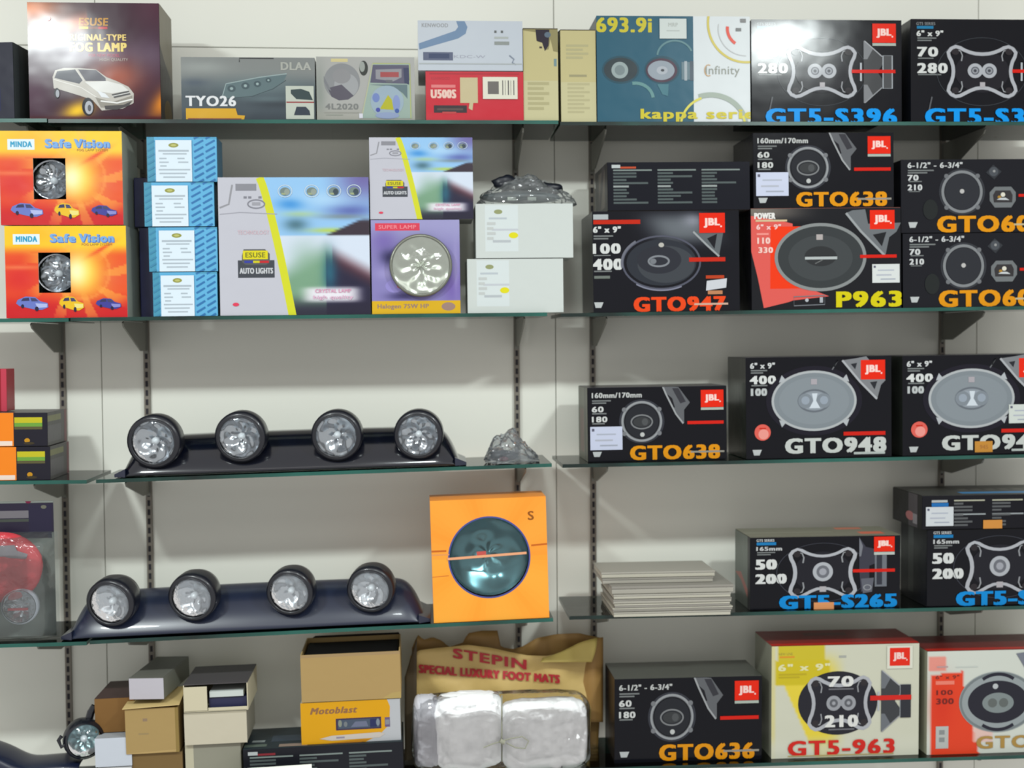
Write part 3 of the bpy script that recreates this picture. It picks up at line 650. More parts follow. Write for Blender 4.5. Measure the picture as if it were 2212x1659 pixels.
def esuse(c):
    # reference 473,382 .. 800,682
    def f(X,Y):
        b = np.zeros((len(X),3))+np.array((196,196,206.))
        edge = 568+(np.clip(Y-382,0,300)/300)**.8*66
        R = X > edge
        s = np.zeros((len(X),3))+np.array((150,198,240.))
        s = mixc(s, sm(X,690,790)*sm(Y,470,382),(112,104,166)); s = mixc(s, gb(X,Y,630,440,30,12)*.9,(52,140,216)); s = mixc(s, gb(X,Y,760,455,50,14)*.9,(88,100,172))
        s = mixc(s, gb(X,Y,700,430,60,16)*.5,(190,222,246)); s = mixc(s, gb(X,Y,650,462,36,6)*.8,(176,208,150)); s = mixc(s, gb(X,Y,740,468,50,5)*.7,(120,130,120)); s = mixc(s, gb(X,Y,640,485,26,14)*.8,(60,100,110))
        s = mixc(s, gb(X,Y,715,498,44,5)*.9,(190,210,60)); s = mixc(s, sm((X-700)*.45-(508-Y),0,6)*sm(Y,470,480),(56,44,56))
        g = np.zeros((len(X),3))+np.array((214,224,240.)); d = np.abs(X-704)*.55+520
        g = mixc(g, sm(Y-d,-10,50)*(X<=720),(120,160,130)); g = mixc(g, sm(Y-d,-6,40)*(X>720),(96,52,60)); g = mixc(g, sm(Y-d,14,60)*(X>704),(34,30,58))
        g = mixc(g, gb(X,Y,712,590,16,44)*.9,(30,96,120)); g = mixc(g, sm(Y,630,676)*.9,(34,30,52)); g = mixc(g, gb(X,Y,660,560,36,40)*.5,(130,170,140))
        t = (Y>508)[:,None]; right = np.where(t,g,s)
        b = np.where(R[:,None], right, b); 
        b = mixc(b, gb(X,Y,716,638,62,16,6),(236,232,240)); return b
    c.paint(f,90,72)
    c.line([(568+(max(0,y-382)/300)**.8*66-5,y) for y in range(382,684,12)]+[(632,690)],17,(214,216,36))
    c.rect(511,396,556,411,(140,140,148)); c.line([(504,398),(500,418),(496,440),(476,448)],4,(150,150,156)); c.line([(476,462),(520,458),(600,462)],2,(160,160,170))
    for x in (528,538,560): c.rect(x,423,x+7,428,(130,130,140))
    c.ring(555,440,18,9,3,(132,132,142)); c.rect(546,436,564,443,(160,160,168))
    c.rect(513,562,592,600,(64,68,76)); c.poly([(522,552),(526,538),(572,538),(582,548),(582,566),(574,572),(530,572),(522,566)],(88,90,90)); c.rect(524,541,578,560,(224,212,14)); c.text('ESUSE',530,545,572,556,(120,120,30),.04)
    c.rect(527,563,546,568,(50,60,160)); c.rect(546,563,560,568,(210,200,20)); c.rect(560,563,580,568,(200,30,40)); c.text('AUTO LIGHTS',517,579,588,591,(206,208,212),.05)
    c.text('TECHNOLOGY',514,497,582,506,(222,190,200),.02); c.ell(507,658,7,4,(226,60,90),14)
    for i,x in enumerate((618,676,724,768)):
        c.ring(x,412,15,13,1.6,(206,222,230)); c.ell(x,413,11,9,(118,134,130),18); c.ell(x+4,414,6,7,(60,74,84) if i>1 else (150,160,150),14); c.rect(x-8,416,x,420,(160,170,130))
    c.text('CRYSTAL LAMP',680,626,758,634,(226,160,190),.03); c.text('high quality',676,640,762,650,(226,180,206),.03)
E1 = Carton('large auto lights carton with a grey panel and blue landscape', (474,383,799,682), '2C', .11, side=(170,172,170), name='auto_light_carton', ref=(473,382,800,682), group='auto light cartons')
k = E1.canvas(); esuse(k); k.build('front_print', E1.root, SATIN)
NV = Carton('purple lamp pack with a round clear headlamp and yellow base stripe', (803,475,994,678), '2C', .12, side=(108,114,100), name='headlamp_pack', ref=(803,475,994,678), recess=.006)
k = NV.canvas()
def f(X,Y):
    b = np.zeros((len(X),3))+np.array((138,130,188.)); b = mixc(b, sm(Y,560,480)*.7,(168,166,208)); b = mixc(b, gb(X,Y,830,520,30,26)*.7,(112,90,170)); b = mixc(b, gb(X,Y,980,620,26,40)*.7,(110,84,168))
    b = mixc(b, gb(X,Y,840,555,18,16)*.9,(50,46,92)); b = mixc(b, gb(X,Y,838,590,26,12)*.6,(176,168,220)); b = mixc(b, gb(X,Y,866,640,30,8)*.9,(56,50,100)); return mixc(b, gb(X,Y,985,580,5,50)*.6,(176,168,214))
k.paint(f,40,40); k.rect(812,482,908,498,(222,60,84)); k.text('SUPER LAMP',820,486,900,494,(240,140,150),.03); k.ell(852,618,20,14,(150,140,206),20); k.ell(868,618,11,6,(214,90,90),16)
k.rect(803,650,994,678,(222,176,20)); k.text('Halogen 75W HP',815,657,925,669,(156,128,110),.04); k.ell(968,663,15,9,(160,130,120),18); k.build('front_print', NV.root, SATIN)
# the headlamp itself, in a clear shell on the pack
p = P(909,574,YF+.004); L = empty('round_headlamp', (p.x, YF-.001, p.z)); tag(L, 'round clear headlamp set in the front of the purple pack', 'lamp')
R = .060
lathe('rim', [(R,.003),(R*1.06,.0),(R*1.08,-.006),(R*1.0,-.010),(R*.97,-.006)], mat('rim_grey',(120,122,112),rough=.3,metal=.6), L)
facet_bowl('reflector', R*.97, .006, mat('dull_chrome',(186,190,178),rough=.2,metal=1.0), L, seg=8, jit=1.0, loc=(0,-.0075,0)); 
lathe('lens', [(.0001,-.024),(R*.4,-.022),(R*.75,-.016),(R*.98,-.008)], LENS, L)

E2 = Carton('small auto lights carton with a blue landscape, on the purple lamp pack', (799,297,1022,472), NV, .11, side=(130,132,128), name='auto_light_carton', ref=(473,382,800,682), recess=.008, group='auto light cartons')
k = E2.canvas(); esuse(k); k.build('front_print', E2.root, SATIN)

WB = Carton('lower of the two plain white cartons with a yellow dot', (1010,559,1217,674), '2C', .11, side=(200,206,200), name='white_carton', ref=(1010,559,1217,674), recess=.012, group='plain white cartons')
WA = Carton('upper of the two plain white cartons with a yellow dot', (1028,440,1238,557), WB, .11, side=(200,206,200), name='white_carton', ref=(1010,559,1217,674), recess=.012, group='plain white cartons')
for B in (WA,WB):
    k = B.canvas(); k.rect(1005,550,1222,680,(206,212,208)); k.rect(1030,562,1100,660,(214,222,222)); k.ell(1058,576,9,5,(150,156,110),16); k.rect(1038,588,1076,592,(186,194,200)); k.rect(1044,612,1100,616,(196,200,206)); k.ell(1090,626,10,6.5,(226,218,20),18); k.rect(1046,636,1084,641,(184,190,194)); small(k,1034,598,1052,640,4,(196,200,198))
    k.build('front_print', B.root, MATTE)

def backpanel(c, r, hl=(190,80,50), cols=3):
    x0,y0,x1,y1 = r; w = x1-x0; h = y1-y0; c.rect(x0-5,y0-5,x1+5,y1+5,(18,20,30))
    c.rect(x0+.03*w,y0+.05*h,x0+.09*w,y0+.12*h,(190,196,196)); c.rect(x0+.09*w,y0+.09*h,x0+.2*w,y0+.13*h,hl)
    rr = random.Random(5)
    for j in range(cols):
        a = x0+w*(.04+.31*j); b = a+w*.27
        c.rect(a,y0+.15*h,b,y0+.18*h,(130,142,138)); 
        for q in range(10):
            c.rect(a,y0+h*(.21+.068*q),a+(b-a)*rr.choice((.34,.4,.6,.9)),y0+h*(.25+.068*q),(84,94,94) if q!=4 else (150,158,156), q==0)
G9 = Carton('black speaker carton with orange-red lettering and a grey oval speaker', (1282,456,1598,674), '2R', .17, side=(30,34,40), name='speaker_carton', ref=(1282,455,1600,672), recess=.006, rough=.25, top=(18,18,24))
k = G9.canvas(); k.rect(1275,450,1605,680,INK)
def f(X,Y):
    b = np.zeros((len(X),3))+np.array((17,18,26.)); b = mixc(b, gb(X-(Y-480)*.6,Y,1465,492,70,32,3)*.85,(120,126,132)); b = mixc(b, gb(X,Y,1500,475,22,14)*.6,(170,172,186)); return b
k.paint(f,44,34)
k.poly([(1500,500),(1570,480),(1562,520),(1556,552),(1530,530)],(96,102,106)); k.poly([(1530,515),(1552,505),(1546,538)],(26,28,34)); k.line([(1500,500),(1530,530),(1556,554)],4,(160,164,166))
k.rect(1284,461,1316,472,(176,182,184)); k.rect(1284,473,1385,482,(196,40,16)); k.text('6" x 9"',1284,487,1342,500,WHT,.06); small(k,1284,506,1326,517)
k.text('100',1283,524,1340,545,WHT,.08); small(k,1284,548,1320,552,1); k.text('400',1283,557,1344,580,WHT,.08); small(k,1284,582,1322,587,1); k.rect(1284,593,1318,599,(110,118,112))
k.ring(1430,566,84,57,4,(84,86,100)); k.ell(1430,566,76,50,(46,50,58)); k.ell(1440,570,62,40,(64,68,74)); k.ell(1425,560,48,30,(46,48,56)); k.ring(1424,563,22,11,4,(130,134,140)); k.ell(1412,563,7,6,(120,124,130),14); k.ell(1430,528,6,5,(186,184,176),14)
k.ring(1430,566,86,60,3,(130,132,150),60,130); k.ring(1430,566,86,60,5,(110,112,124),170,230)
logo(k,1513,460,1569,503,False); k.rect(1490,556,1569,565,(200,40,20)); k.rect(1526,595,1566,602,(186,64,30)); k.poly([(1528,607),(1572,602),(1570,622),(1526,628)],(204,206,212)); k.rect(1530,628,1562,636,(190,130,90))
k.text('GTO947',1371,641,1566,671,(236,72,22),.08); k.rect(1500,655,1574,659,(206,170,150)); white_mark(k,1283,650)
k.build('front_print', G9.root, GLOSS)
TB = Carton('low black carton with columns of small grey print, lying on another speaker carton', (1313,350,1620,452), G9, .17, side=(92,84,80), name='speaker_carton', ref=(1313,350,1620,452), recess=.003, rough=.25)
k = TB.canvas(); backpanel(k,(1313,350,1620,452)); k.build('front_print', TB.root, GLOSS)
k = TB.canvas('left'); k.rect(0,0,100,100,(34,32,36)); k.rect(30,10,80,90,(110,100,92)); k.poly([(60,0),(80,0),(40,100),(20,100)],(60,52,60)); k.build('side_print', TB.root, SATIN)

P9 = Carton('black and orange speaker carton with big yellow lettering', (1624,450,1947,668), '2R', .17, side=(14,14,20), name='speaker_carton', ref=(1622,447,1948,668), recess=.003, rough=.25, top=(120,70,60))
k = P9.canvas(); k.rect(1600,440,1960,680,(24,25,30))
def f(X,Y):
    b = np.zeros((len(X),3))+np.array((24,25,30.)); b = mixc(b, sm(Y,482,455)*sm(X,1790,1640),(120,112,104)); L = 1640+(Y-480)*.04  # brown-grey fade at the top left is a highlight painted into the print
    return b
k.paint(f,60,40)
k.poly([(1622,462),(1690,474),(1712,480),(1712,520),(1740,620),(1790,640),(1712,648),(1700,652),(1648,664),(1636,600),(1622,540)],(222,92,84))
k.poly([(1664,486),(1742,486),(1742,614),(1730,622),(1662,622)],(240,58,16))
k.text('POWER',1630,456,1674,469,(235,232,228),.06); k.rect(1632,471,1700,475,(210,190,150)); k.text('6" x 9"',1634,481,1686,492,(244,200,196),.05); k.rect(1634,500,1660,504,(244,150,140)); k.text('110',1636,510,1662,523,(246,206,196),.06); k.text('330',1638,531,1668,543,(246,206,196),.06)
k.ell(1772,554,100,75,(136,140,140),52); k.ell(1772,554,93,68,(56,60,62),48); k.ell(1772,556,70,50,(66,70,72),40); k.ell(1772,552,35,22,(48,50,52),30); k.rect(1738,553,1808,559,(180,186,186)); k.line([(1760,568),(1776,560)],2,(110,112,112)); k.rect(1763,504,1777,516,(176,168,166))
k.poly([(1828,458),(1842,452),(1870,450),(1876,482),(1948,480),(1938,500),(1922,512),(1914,550),(1880,520),(1850,488)],(108,112,116)); k.poly([(1886,506),(1916,500),(1906,532)],(30,32,36)); k.line([(1828,458),(1860,498),(1912,552)],5,(156,160,162))
logo(k,1880,452,1934,494,False); k.rect(1858,550,1938,557,(214,30,14)); k.text('P963',1808,631,1946,664,(214,200,10),.08); k.line([(1713,640),(1780,638),(1780,658),(1713,660)],2,(120,124,130),True); k.ell(1741,648,4,4,(180,184,190),10); k.rect(1769,642,1776,654,(170,174,180))
k.build('front_print', P9.root, GLOSS)
def prc(c):
    x0,y0,x1,y1 = c.r; w=x1-x0; h=y1-y0; c.rect(x0+.05*w,y0+.08*h,x0+.13*w,y0+.2*h,(90,90,110)); c.rect(x0+.2*w,y0+.3*h,x0+.8*w,y0+.36*h,(170,176,190)); c.rect(x0+.15*w,y0+.55*h,x0+.7*w,y0+.62*h,(176,180,192)); c.rect(x0+.3*w,y0+.78*h,x0+.85*w,y0+.84*h,(160,166,180))
P9.sticker(1884,571,1944,612,(214,218,216),'price_sticker',prc)
GT = Carton('black carton with orange lettering on top of the black and orange carton', (1628,287,1931,447), P9, .16, side=(16,18,24), name='speaker_carton', ref=(1627,285,1932,447), recess=.005, rough=.25)
k = GT.canvas(); gto6(k,'160mm/170mm','60','180','GTO638'); k.build('front_print', GT.root, GLOSS)
GT.sticker(1632,370,1702,421,(198,204,226),'price_sticker',prc)

def gto60(c):
    c.rect(1940,330,2320,520,(22,23,30)); c.text('6-1/2" - 6-3/4"',1960,348,2078,360,(200,202,202),.04); small(c,1960,364,2016,374)
    c.text('70',1960,375,1982,387,(205,207,207),.06); small(c,1962,388,1990,392,1); c.text('210',1960,396,1990,408,(205,207,207),.06); small(c,1962,410,1986,413,1)
    c.ring(2077,412,48,48,4,(52,54,60)); c.ring(2077,412,42,43,6,(130,133,136)); c.ell(2077,412,38,39,(44,46,52)); c.ell(2077,411,5,5,(186,184,182),12)
    for a in (45,135,225,315): c.ell(2077+48*math.cos(math.radians(a)),412+48*math.sin(math.radians(a)),5,5,(110,112,116),12)
    c.poly([(2145,354),(2163,369),(2147,386),(2129,371)],(50,53,58)); c.ell(2146,369,10,10,(76,80,86),18); c.ell(2147,368,3,3,(150,150,150),10)
    c.poly([(2148,402),(2184,402),(2194,414),(2194,432),(2184,447),(2148,447),(2137,432),(2137,414)],(112,116,118)); c.poly([(2150,410),(2182,410),(2187,420),(2186,436),(2146,436),(2144,420)],(54,52,54)); c.ell(2166,419,5,5,(220,216,200),12); c.poly([(2152,430),(2160,426),(2172,426),(2180,431)],(200,204,206)); c.ell(2158,424,4,3,(170,130,50),10)
    c.ell(2008,450,16,22,(34,38,38),20); c.rect(2200,418,2320,424,(214,30,14)); c.text('GTO608C',2025,465,2302,499,ORG,.07); c.rect(2190,482,2300,486,(190,176,140)); white_mark(c,1960,477)
    logo(c,2246,352,2298,394)
GB = Carton('lower of the two black cartons with orange lettering at the right edge, second shelf', (1951,503,2320,664), '2R', .16, side=(16,18,24), name='speaker_carton', ref=(1945,342,2320,500), recess=.008, rough=.25, group='black and orange speaker cartons')
GA = Carton('upper of the two black cartons with orange lettering at the right edge, second shelf', (1947,344,2318,500), GB, .16, side=(16,18,24), name='speaker_carton', ref=(1945,342,2320,500), recess=.010, rough=.25, group='black and orange speaker cartons')
for B in (GA,GB): k = B.canvas(); gto60(k); k.build('front_print', B.root, GLOSS)

# ================================================================= THIRD SHELF
def orange(c):
    c.rect(-140,880,120,970,(24,22,36)); c.rect(-140,880,33,970,(246,134,20)); c.rect(-140,951,30,961,(240,220,206))
    c.rect(35,900,95,912,(196,186,30)); c.rect(35,912,95,920,(110,160,60)); c.rect(35,920,95,926,(90,84,50)); c.ell(62,950,6,5,(196,140,20),12); c.ell(66,956,12,3,(60,50,30),14)
OB = Carton('lower of the two orange and black cartons at the left end of the third shelf', (-120,966,106,1037), '3L', .14, side=(86,84,84), name='orange_carton', ref=(-120,890,106,962), group='orange and black cartons', yaw=.02)
OA = Carton('upper of the two orange and black cartons at the left end of the third shelf', (-126,892,100,963), OB, .14, side=(86,84,84), name='orange_carton', ref=(-120,890,106,962), group='orange and black cartons', yaw=.02)
for B in (OA,OB):
    k = B.canvas(); orange(k); k.build('front_print', B.root, SATIN)
    k = B.canvas('right'); k.rect(0,0,100,100,(58,54,54)); k.rect(0,10,70,28,(120,120,70)); k.rect(0,40,70,90,(84,80,84)); k.rect(88,0,100,100,(110,40,50)); k.build('side_print', B.root, SATIN)
RB = Carton('red carton standing on the orange and black cartons', (-90,797,14,889), OA, .05, side=(170,28,44), name='red_carton', recess=.03)
k = RB.canvas(); k.rect(-90,797,14,889,(150,22,36)); k.rect(2,797,14,889,(196,60,80)); k.build('front_print', RB.root, SATIN)

B = Carton('black carton with orange lettering, alone above the flat grey boxes', (1270,836,1570,994), '3R', .14, side=(62,64,58), name='speaker_carton', ref=(1627,285,1932,447), recess=.030, rough=.25, top=(40,40,46))
k = B.canvas(); gto6(k,'160mm/170mm','60','180','GTO638'); k.build('front_print', B.root, GLOSS); B.sticker(1632,370,1702,421,(198,204,226),'price_sticker',prc)
k = B.canvas('left'); k.rect(0,0,100,100,(96,98,84)); k.rect(20,30,60,90,(120,96,90)); k.rect(70,0,80,100,(60,60,60)); k.build('side_print', B.root, SATIN)
def gto9(c):
    c.rect(1600,760,1960,1000,INK); c.text('6" x 9"',1620,779,1672,791,(204,206,206),.05); small(c,1621,794,1656,804); c.text('400',1620,807,1673,824,WHT,.08); small(c,1622,826,1656,831,1); c.text('100',1622,834,1654,849,(186,190,190),.08)
    c.ell(1757,862,104,75,(26,24,36),48); c.ell(1757,862,92,65,(176,180,182),52); c.ell(1757,862,87,60,(128,136,142),48); c.ell(1757,862,76,51,(134,142,148),44)
    for sx in (-1,1):
        for sy in (-1,1): c.poly([(1757+sx*60,862+sy*44),(1757+sx*70,862+sy*56),(1757+sx*76,862+sy*40)],(178,182,186))
    c.ell(1757,862,36,25,(104,110,118),34); c.ell(1757,862,32,21,(140,148,156),32); c.rect(1738,846,1778,878,(150,158,168)); c.ell(1738,862,16,16,(128,136,144),22); c.ell(1777,862,16,16,(128,136,144),22); c.poly([(1752,846),(1764,846),(1761,862),(1770,878),(1746,878),(1755,862)],(206,214,222))
    c.ell(1738,861,9,9,(150,160,172),16); c.ell(1778,861,9,9,(150,160,172),16); c.rect(1750,815,1763,827,(170,164,170))
    c.poly([(1818,776),(1848,772),(1870,768),(1912,820),(1902,830),(1893,862),(1872,838),(1840,806)],(126,128,132)); c.poly([(1836,784),(1850,782),(1846,796)],(40,42,48)); c.poly([(1878,824),(1894,822),(1888,840)],(40,42,48)); c.line([(1818,776),(1856,822),(1893,860)],4.5,(172,174,178)); c.line([(1796,796),(1808,776),(1800,790)],2.5,(110,112,116))
    logo(c,1858,776,1911,818,False); c.rect(1820,930,1911,938,(206,30,14)); c.ell(1645,928,17.5,17.5,(222,96,84),26); c.ell(1647,932,11,11,(234,150,140),20); c.rect(1638,918,1652,921,(200,40,20))
    c.text('GTO948',1696,943,1910,974,(196,200,196),.08); c.rect(1842,974,1910,979,(180,188,184)); white_mark(c,1623,965)
for r,rc,lab in (((1612,771,1926,989),.016,'black carton with a big oval grey speaker, between two other black cartons'),((1950,767,2268,985),.014,'black carton with an oval grey speaker and orange price tag, at the right edge')):
    B = Carton(lab, r, '3R', .15, side=(34,38,34), name='speaker_carton', ref=(1610,768,1925,985), recess=rc, rough=.25, group='oval speaker cartons on the third shelf', top=(26,26,32))
    k = B.canvas(); gto9(k); k.build('front_print', B.root, GLOSS)
B.sticker(1836,877,1898,918,(206,212,206),'paper_label',prc)
B.sticker(1763,956,1801,980,(196,136,50),'price_tag',lambda c:c.text('945',1774,964,1791,973,(170,110,50),.03),'small orange price tag')

# ================================================================= FOURTH SHELF
def gt5s(c): 
    gt5(c,'GT5-S265','50','200',twin=False,size='160mm')
B = Carton('black speaker carton with blue lettering, right of the flat grey boxes', (1620,1159,1944,1325), '4R', .12, side=(104,108,100), name='speaker_carton', ref=(1622,43,1950,268), recess=.016, rough=.25, top=(118,116,102))
k = B.canvas(ref=(1622,46,1948,272))
k.rect(1600,30,1960,290,INK)
def g265(c):
    k = c; k.text('GT5 SERIES',1636,51,1674,59,(186,190,192),.03); k.rect(1636,61,1678,70,(20,120,180)); k.text('165mm',1636,75,1690,87,(190,192,192),.06); small(k,1637,91,1676,104)
    k.text('50',1636,115,1677,145,WHT,.08); k.text('200',1636,161,1698,190,WHT,.08); k.ring(1779,158,100,92,1.4,(66,68,78)); k.ell(1779,158,64,66,(30,30,38)); star(k,1779,158,.98,1.38,8.5)
    k.ell(1779,156,22,30,(176,179,185),28); k.ell(1779,156,14,20,(110,112,120),22); k.ell(1779,156,8,11,(160,162,170),16); k.rect(1772,202,1786,219,(176,172,176))
    k.poly([(1858,50),(1872,80),(1894,88),(1898,130),(1880,140),(1880,200),(1862,224),(1858,150)],(60,60,72)); k.poly([(1858,50),(1866,78),(1862,110),(1858,110)],(120,122,130)); k.rect(1892,98,1918,206,(110,114,122)); k.rect(1896,104,1908,200,(52,54,64)); k.poly([(1862,180),(1890,178),(1886,222),(1866,226)],(96,98,108)); k.ring(1876,208,8,8,2.4,(150,152,156))
    k.rect(1844,150,1936,160,(214,30,14)); logo(k,1890,49,1935,96); k.rect(1890,99,1935,106,(186,192,186))
    k.text('GT5-S265',1688,230,1937,270,(0,138,214),.08)
g265(k); k.build('front_print', B.root, GLOSS)
k = B.canvas('left'); k.rect(0,0,100,100,(112,120,112)); k.poly([(0,60),(40,66),(100,92),(100,80),(40,55)],(180,110,100)); k.rect(85,0,100,100,(44,42,48)); k.build('side_print', B.root, SATIN)
k = B.canvas('top'); k.rect(0,0,100,100,(132,130,112)); k.rect(66,10,84,30,(214,120,90)); k.rect(76,60,92,85,(226,110,80)); k.rect(0,50,60,60,(150,148,130)); k.build('lid_print', B.root, SATIN)
B.sticker(1760,248,1804,270,(222,150,96),'price_tag',None,'small orange price tag')

S2 = Carton('lower black carton of the stack at the right edge, with blue lettering', (2002,1142,2326,1314), '4R', .14, side=(18,20,28), name='speaker_carton', ref=(1622,46,1948,272), recess=.010, rough=.25)
k = S2.canvas(); k.rect(1600,30,1960,290,INK); g265(k); k.build('front_print', S2.root, GLOSS)
k = S2.canvas('left'); k.rect(0,0,100,100,(20,22,30)); k.rect(30,0,50,90,(72,76,76)); k.build('side_print', S2.root, SATIN)
S1 = Carton('black carton lying flat on another at the right edge, with a white label', (1992,1069,2330,1139), S2, .16, side=(40,38,44), name='speaker_carton', ref=(1992,1069,2330,1139), recess=.006, rough=.25, top=(60,60,58))
k = S1.canvas(); k.rect(1980,1060,2340,1150,(16,16,24)); k.rect(2012,1078,2046,1083,(176,180,180)); k.rect(2012,1084,2048,1092,(30,110,180))
rr = random.Random(3)
for x in (2060,2142,2224):
    k.rect(x,1078,x+66,1081,(170,170,150)); k.rect(x,1107,x+68,1110,(150,156,158))
    for q in range(7): k.rect(x,1084+q*7+(3 if q>2 else 0),x+66*rr.choice((.3,.45,.6)),1088+q*7+(3 if q>2 else 0),(90,92,94), q==0)
k.build('front_print', S1.root, GLOSS)
k = S1.canvas('top'); k.rect(0,0,100,100,(74,74,70)); k.rect(28,70,100,88,(60,140,196)); k.rect(4,30,28,45,(140,140,130)); 
for x in range(34,100,9): k.rect(x,35,x+6,50,(130,126,118), False)
k.build('lid_print', S1.root, SATIN)
k = S1.canvas('left'); k.rect(0,0,100,100,(34,34,36)); k.rect(55,0,85,100,(84,80,84)); k.ell(60,70,14,14,(190,120,120)); k.rect(70,60,84,90,(150,146,150)); k.build('side_print', S1.root, SATIN)
S1.sticker(1999,1092,2058,1132,(206,210,214),'paper_label',prc)
S1.sticker(2122,1121,2163,1139,(208,140,60),'price_tag',None,'small orange price tag')

# ================================================================= LOWEST SHELF, right
B = Carton('black carton with orange lettering, first on the lowest shelf beside the bag', (1327,1464,1645,1640), '5R', .13, side=(24,26,32), name='speaker_carton', ref=(1627,285,1932,447), recess=.024, rough=.25, top=(66,68,62))
k = B.canvas(); gto6(k,'6-1/2" - 6-3/4"','60','180','GTO636'); k.build('front_print', B.root, GLOSS)
B = Carton('white and yellow speaker carton with red lettering and a red lid', (1666,1393,1984,1633), '5R', .13, side=(150,152,134), name='speaker_carton', ref=(1665,1392,1985,1628), recess=.022, rough=.4, top=(140,34,28))
k = B.canvas()
def f(X,Y):
    b = np.zeros((len(X),3))+np.array((208,208,188.)); e = 1700+(Y-1392)*.28
    b = mixc(b, (X>0)*sm(X-(1690+np.maximum(0,Y-1470)*.45),-2,2)*sm(X,1830-(Y-1500)*.0,1780)*sm(Y,1392,1460)*.95,(232,208,56)); b = mixc(b, ((X<1778)&(Y<1424)&(X>1680))*1.0,(206,188,44)); b = mixc(b, ((X<1792)&(Y>=1422)&(Y<1474)&(X>1672))*1.0,(208,188,30)); b = mixc(b, (X<1674)*1.0,(214,206,150)); return mixc(b, sm(Y,1575,1610)*.8*(X>0),(214,214,196))
k.paint(f,60,50); k.text('NEW LINE',1680,1406,1710,1411,(140,130,60),.02); k.rect(1682,1413,1714,1417,(220,150,40)); k.text('6" x 9"',1680,1430,1790,1444,(226,222,170),.07); small(k,1680,1450,1740,1462,2,(190,170,30)); k.rect(1810,1414,1826,1419,(170,172,164))
k.ell(1808,1514,86,67,(30,30,40),48); star(k,1812,1514,.92,1.0,7.5); k.text('70',1788,1458,1840,1479,(226,226,222),.08); k.rect(1788,1483,1842,1486,(110,110,116)); k.text('210',1782,1540,1850,1564,(226,226,222),.08); k.rect(1788,1568,1844,1571,(110,110,116))
k.rect(1800,1507,1830,1520,(150,152,158))
for x in (1799,1831): k.ell(x,1514,16,16,(156,158,164),22); k.ell(x,1514,9,9,(96,98,104),18); k.ell(x,1514,4,4,(160,162,168),10)
woofer_side(k,1902,1512,1.0,.95,(110,114,120)); k.rect(1944,1478,1967,1548,(44,46,54)); k.rect(1878,1500,1968,1510,(214,30,18)); k.rect(1914,1396,1970,1444,(222,222,206)); logo(k,1920,1400,1964,1438,False)
k.text('GT5-963',1702,1592,1930,1622,(212,32,20),.06); k.rect(1700,1622,1930,1624,(190,170,110)); k.build('front_print', B.root, SATIN)
k = B.canvas('top'); k.rect(0,0,100,100,(140,36,30)); k.rect(0,88,100,100,(196,34,18)); k.rect(30,20,60,40,(110,50,46)); k.build('lid_print', B.root, SATIN)
B = Carton('white and red speaker carton cut off by the right edge on the lowest shelf', (2002,1404,2322,1628), '5R', .13, side=(176,176,150), name='speaker_carton', ref=(2000,1402,2320,1625), recess=.018, rough=.4, top=(120,30,26))
k = B.canvas()
def f(X,Y):
    b = np.zeros((len(X),3))+np.array((212,216,206.)); b = mixc(b, ((X>2008)&(Y>1444)&(Y<1640)&(X<2078+np.maximum(0,Y-1470)*.22)&(Y>1454-(X-2000)*.1))*1.0,(232,66,30)); b = mixc(b, ((X>2002)&(X<2042)&(Y>1412)&(Y<1444))*1.0,(232,150,136)); b = mixc(b, gb(X,Y,2030,1520,26,50)*.5,(214,44,20)); b = mixc(b, ((X>2098)&(X<2140)&(Y>1570)&(Y<1600))*.8,(236,190,180)); return b
k.paint(f,60,50); k.text('6" x 9"',2018,1454,2068,1462,(130,40,30),.05); k.rect(2018,1466,2058,1474,(240,130,110)); k.text('100',2020,1486,2054,1496,(120,30,24),.06); k.text('300',2020,1504,2056,1516,(120,30,24),.06); k.rect(2019,1564,2046,1612,(186,188,184)); k.rect(2026,1572,2038,1582,(140,144,144)); k.rect(2026,1588,2038,1598,(140,144,144)); k.rect(2020,1434,2044,1437,(190,160,160)); k.rect(2060,1436,2108,1438,(200,206,200))
k.ell(2152,1514,84,66,(152,160,162),48); k.ring(2152,1514,80,62,5,(120,128,130)); k.ring(2152,1514,58,60,7,(34,34,48),235,305); k.ring(2152,1514,58,60,7,(34,34,48),55,125); k.ell(2152,1514,65,46,(34,34,46),44); k.ell(2152,1516,34,22,(130,140,140),32); k.ell(2140,1516,10,10,(100,106,104),18); k.ell(2164,1516,10,10,(100,106,104),18); k.ell(2146,1480,6,6,(190,194,196),14)
k.poly([(2190,1410),(2240,1404),(2260,1440),(2226,1470)],(120,124,136)); logo(k,2262,1408,2306,1446,False)
k.text('GTO938',2108,1588,2310,1614,(176,140,70),.06); k.build('front_print', B.root, SATIN)
k = B.canvas('top'); k.rect(0,0,100,100,(112,34,30)); k.rect(0,86,100,100,(190,36,20)); k.build('lid_print', B.root, SATIN)
